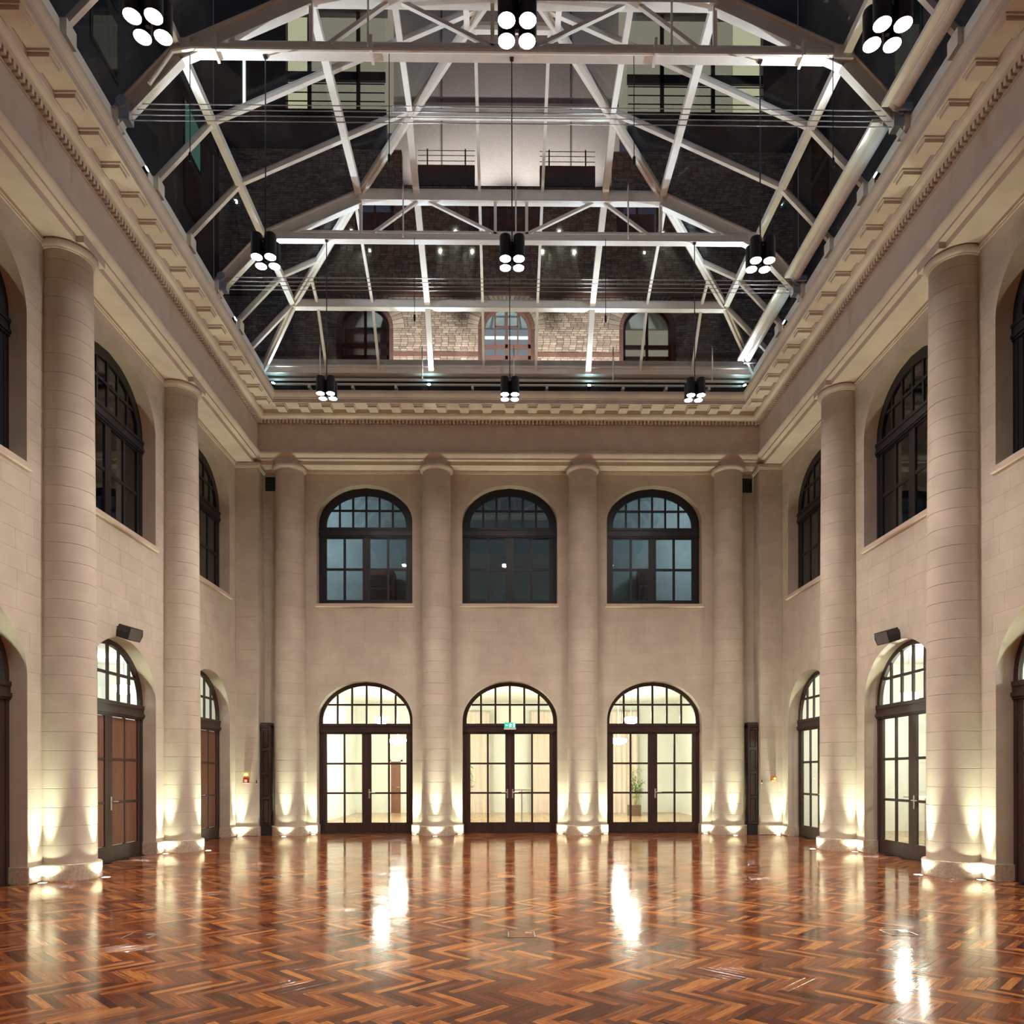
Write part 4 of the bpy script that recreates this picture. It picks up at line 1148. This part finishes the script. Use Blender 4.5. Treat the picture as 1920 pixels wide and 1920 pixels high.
for x in AXS:
    # radial arch bricks in two rings, and a moulded stone reveal
    for r0, r1, n in ((AW + .02, AW + .13, 30), (AW + .15, RO + .14, 24)):
        for i in range(n):
            t0, t1 = PI * (i + .09) / n, PI * (i + .91) / n
            mb = MB(); mb.prism([(x + r0 * math.cos(t0), ASP + r0 * math.sin(t0)), (x + r1 * math.cos(t0), ASP + r1 * math.sin(t0)), (x + r1 * math.cos(t1), ASP + r1 * math.sin(t1)), (x + r0 * math.cos(t1), ASP + r0 * math.sin(t1))], -.035, .05)
            obj('arch_brick', mb, M['brick'] if r0 > AW + .1 else M['brown_stone'], bld)
    lit = x == AXS[1]
    mb = MB(); f = .07
    mb.ring(arch(AW, 15, ASP, AW), arch(AW, 15, ASP, AW, inset=.10), .10, .2)
    v = [(p[0] + x, p[1], p[2]) for p in mb.v]; mb.v = v
    mb.box(x - .05, x + .05, .10, .18, 15, ASP + AW - .1)
    for z in (17.02, 17.44, 16.6): mb.box(x - AW, x + AW, .10, .18, z - .07, z + .07)
    if lit:
        for dx in (-.42, .42): mb.box(x + dx - .03, x + dx + .03, .11, .17, 15, ASP + .75)
        mb.box(x - .42, x + .42, .11, .17, 18.15, 18.21)
    fr = obj('arch_window', mb, M['brown_stone'] if lit else M['blackwood'], bld)
    ol = [(p[0] + x, p[1]) for p in arch(AW, 15, ASP, AW, inset=.06)]
    mb = MB(); mb.prism(ol, .13, .14); obj('pane', mb, M['glass'], fr)
    # room behind; where lit, its light is put into the wall's glow
    mb = MB(); mb.box(x - 1.2, x + 1.2, 1.6, 1.7, 15, 19); obj('room_wall', mb, M['wincool'] if lit else (M['nightwall'] if x < 0 else M['windim']), fr)
    mb = MB(); mb.box(x - 1.2, x - 1.15, .2, 1.6, 15, 19); mb.box(x + 1.15, x + 1.2, .2, 1.6, 15, 19); mb.box(x - 1.2, x + 1.2, .2, 1.6, 18.95, 19); obj('room_side', mb, M['dimwall'], fr)
    if lit:
        mb = MB(); mb.tube((x - .82, .9, 18.22), (x - .08, .9, 18.22), .05, 10); mb.tube((x + .08, .9, 18.22), (x + .82, .9, 18.22), .05, 10); obj('tube_lamp', mb, M['wintube'], fr)
for (a, c, d, f) in darkwins:
    mb = MB(); m_ = .06
    mb.box(a, a + m_, .1, .16, d, f); mb.box(c - m_, c, .1, .16, d, f); mb.box(a, c, .1, .16, d, d + m_); mb.box(a, c, .1, .16, f - m_, f)
    k = 4 if c - a > 2 else 2
    for i in range(1, k): mb.box(a + (c - a) * i / k - .04, a + (c - a) * i / k + .04, .1, .16, d, f)
    fr = obj('dark_window', mb, M['brown_stone'], bld)
    for i in range(k):
        mb = MB(); mb.box(a + (c - a) * i / k, a + (c - a) * (i + 1) / k, .125, .135, d, f); obj('pane', mb, M['upglass'], fr)
    mb = MB(); mb.box(a, c, .8, .9, d, f); obj('blind', mb, M['nightwall'], fr)
# attic: pale rendered middle, dark sides with lit windows
mb = MB(); mb.box(-4.45, 4.4, 1.6, 1.8, 22.8, 31.5); pw = obj('pale_wall', mb, M['pale'], bld); pw['label'] = 'pale rendered set back wall'
for x in (-2.55, 2.5):
    mb = MB(); mb.box(x - .03, x + .03, 1.57, 1.6, 23.6, 31.5); obj('wall_joint', mb, M['nightwall'], bld)
mb = MB(); mb.box(-4.45, 4.4, 1.5, 1.6, 27.6, 27.72); obj('wall_band', mb, M['nightwall'], bld)
mb = MB(); mb.box(-4.45, 4.45, .0, 1.8, 23.1, 23.3); obj('terrace_slab', mb, M['nightwall'], bld)
for a, b in ((-3.3, -1.2), (1.2, 3.25)):
    mb = MB(); mb.box(a, b, -.02, .1, 23.3, 24.05); p = obj('parapet', mb, M['nightwall'], bld)
    rr = MB()
    for x in (a + .35, b - .35): rr.tube((x, .05, 24.0), (x, .05, 24.68), .03, 6)
    for z in (24.25, 24.45, 24.63): rr.tube((a, .05, z), (b, .05, z), .012, 5)
    obj('railing', rr, M['black'], p)
for s in (-1, 1):
    X0, X1 = (4.45, 10.78); wx0, wx1 = (4.5, 8.15) if s < 0 else (4.45, 9.5)
    def bx(a, b, y0, y1, z0, z1, mb): mb.box(*sorted((s * a, s * b)), y0, y1, z0, z1)
    mb = MB(); bx(X0, X1, 0, .3, 24.6, 26.0, mb); bx(X0, X1, 0, .3, 29.75, 31.5, mb); bx(wx1, X1, 0, .3, 26.0, 29.75, mb); obj('attic_wall', mb, M['nightwall'], bld)
    mb = MB(); bx(X0, X1, -.05, 0, 25.85, 26.05, mb); obj('sill_band', mb, M['black'], bld)
    mb = MB(); bx(wx0, wx1, .05, .15, 27.2, 27.52, mb)
    for x in ((5.5, 7.3) if s < 0 else (5.75, 7.65)): bx(x - .07, x + .07, .05, .15, 26.0, 29.75, mb)
    fr = obj('upper_window', mb, M['black'], bld)
    vs = [wx0] + ([5.5, 7.3] if s < 0 else [5.75, 7.65]) + [wx1]
    for z0, z1 in ((26.05, 27.2), (27.52, 29.75)):
        for a, b in zip(vs[:-1], vs[1:]):
            mb = MB(); bx(a, b, .09, .10, z0, z1, mb); obj('pane', mb, M['glass'], fr)
    mb = MB(); bx(wx0 - .2, wx1 + .5, .75, .8, 25.9, 31.5, mb); obj('room_wall', mb, M['windim'], fr)  # room light put into the wall's own emission
    mb = MB(); bx(wx1 - .75 if s < 0 else wx1 - .9, wx1 + .5, 0.7, .75, 25.9, 31.5, mb); obj('glowing_wall', mb, M['winlit'], fr)  # brighter end of the room, put in as stronger emission
    rr = MB()
    for z in (26.28, 26.6, 26.92): rr.tube((s * wx0, -.1, z), (s * wx1, -.1, z), .02, 5)
    rl = obj('railing', rr, M['black'], bld)
mb = MB(); mb.box(-9.72, -9.62, -.02, 0, 26.1, 29.4); obj('slot_window', mb, M['strip'], bld)
# side wings of the courtyard, dark at night
for s in (-1, 1):
    e = empty('side_wing', (s * 10.8, 16, 12)); tag(e, 'dark courtyard wing rising beyond the %s side of the glass roof' % ('left' if s < 0 else 'right'), 'building', 'dark courtyard wings')
    mb = MB(); mb.box(*sorted((0, s * .4)), -12, 11.48, -1.6, 19.5); wl_ = obj('wall', mb, M['nightwall'], e)
    mb = MB(); mb.box(*sorted((0, -s * .25)), -12, 11.2, 12.1, 12.35); obj('eaves_band', mb, M['nightwall'], e)
    for y in (-4.0, 0.0, 4.0, 9.6):
        for z in (4.2, 8.6, 10.6):
            mb = MB(); mb.box(*sorted((-s * .03, 0)), y - .7, y + .7, z, z + 1.7); f = obj('window', mb, M['black'], e)
            lit = s < 0 and y > 9 and z > 10
            mb = MB(); mb.box(*sorted((-s * .04, -s * .03)), y - .6, y + .6, z + .1, z + 1.6); obj('pane', mb, M['winteal'] if lit else M['upglass'], f)
# unseen spots without fixtures, added to light the brickwork and the terrace wall
def added_flood(p, t, watt, col, deg, blend=.5):
    l = bpy.data.lights.new('added_flood', 'SPOT'); l.energy = watt; l.color = col; l.spot_size = math.radians(deg); l.spot_blend = blend; l.shadow_soft_size = .1
    o = put('added_flood_spot', l, None, p); o.rotation_euler = (Vector(t) - Vector(p)).to_track_quat('-Z', 'Y').to_euler()
for x in (-3.3, 0, 3.3): added_flood((x, 24.2, 14.0), (x, 27.5, 16.4), 1350, (1, .92, .82), 50, .4)
for x in (-2.9, -.9, .9, 2.9): added_flood((x, 27.8, 24.0), (x, 29.1, 27.4), 260, (1, .90, .80), 120, 1.0)
added_flood((0, 21.5, 12.0), (0, 27.5, 22.5), 150, (1, .86, .74), 95, .8)
print('objects', len(bpy.data.objects))
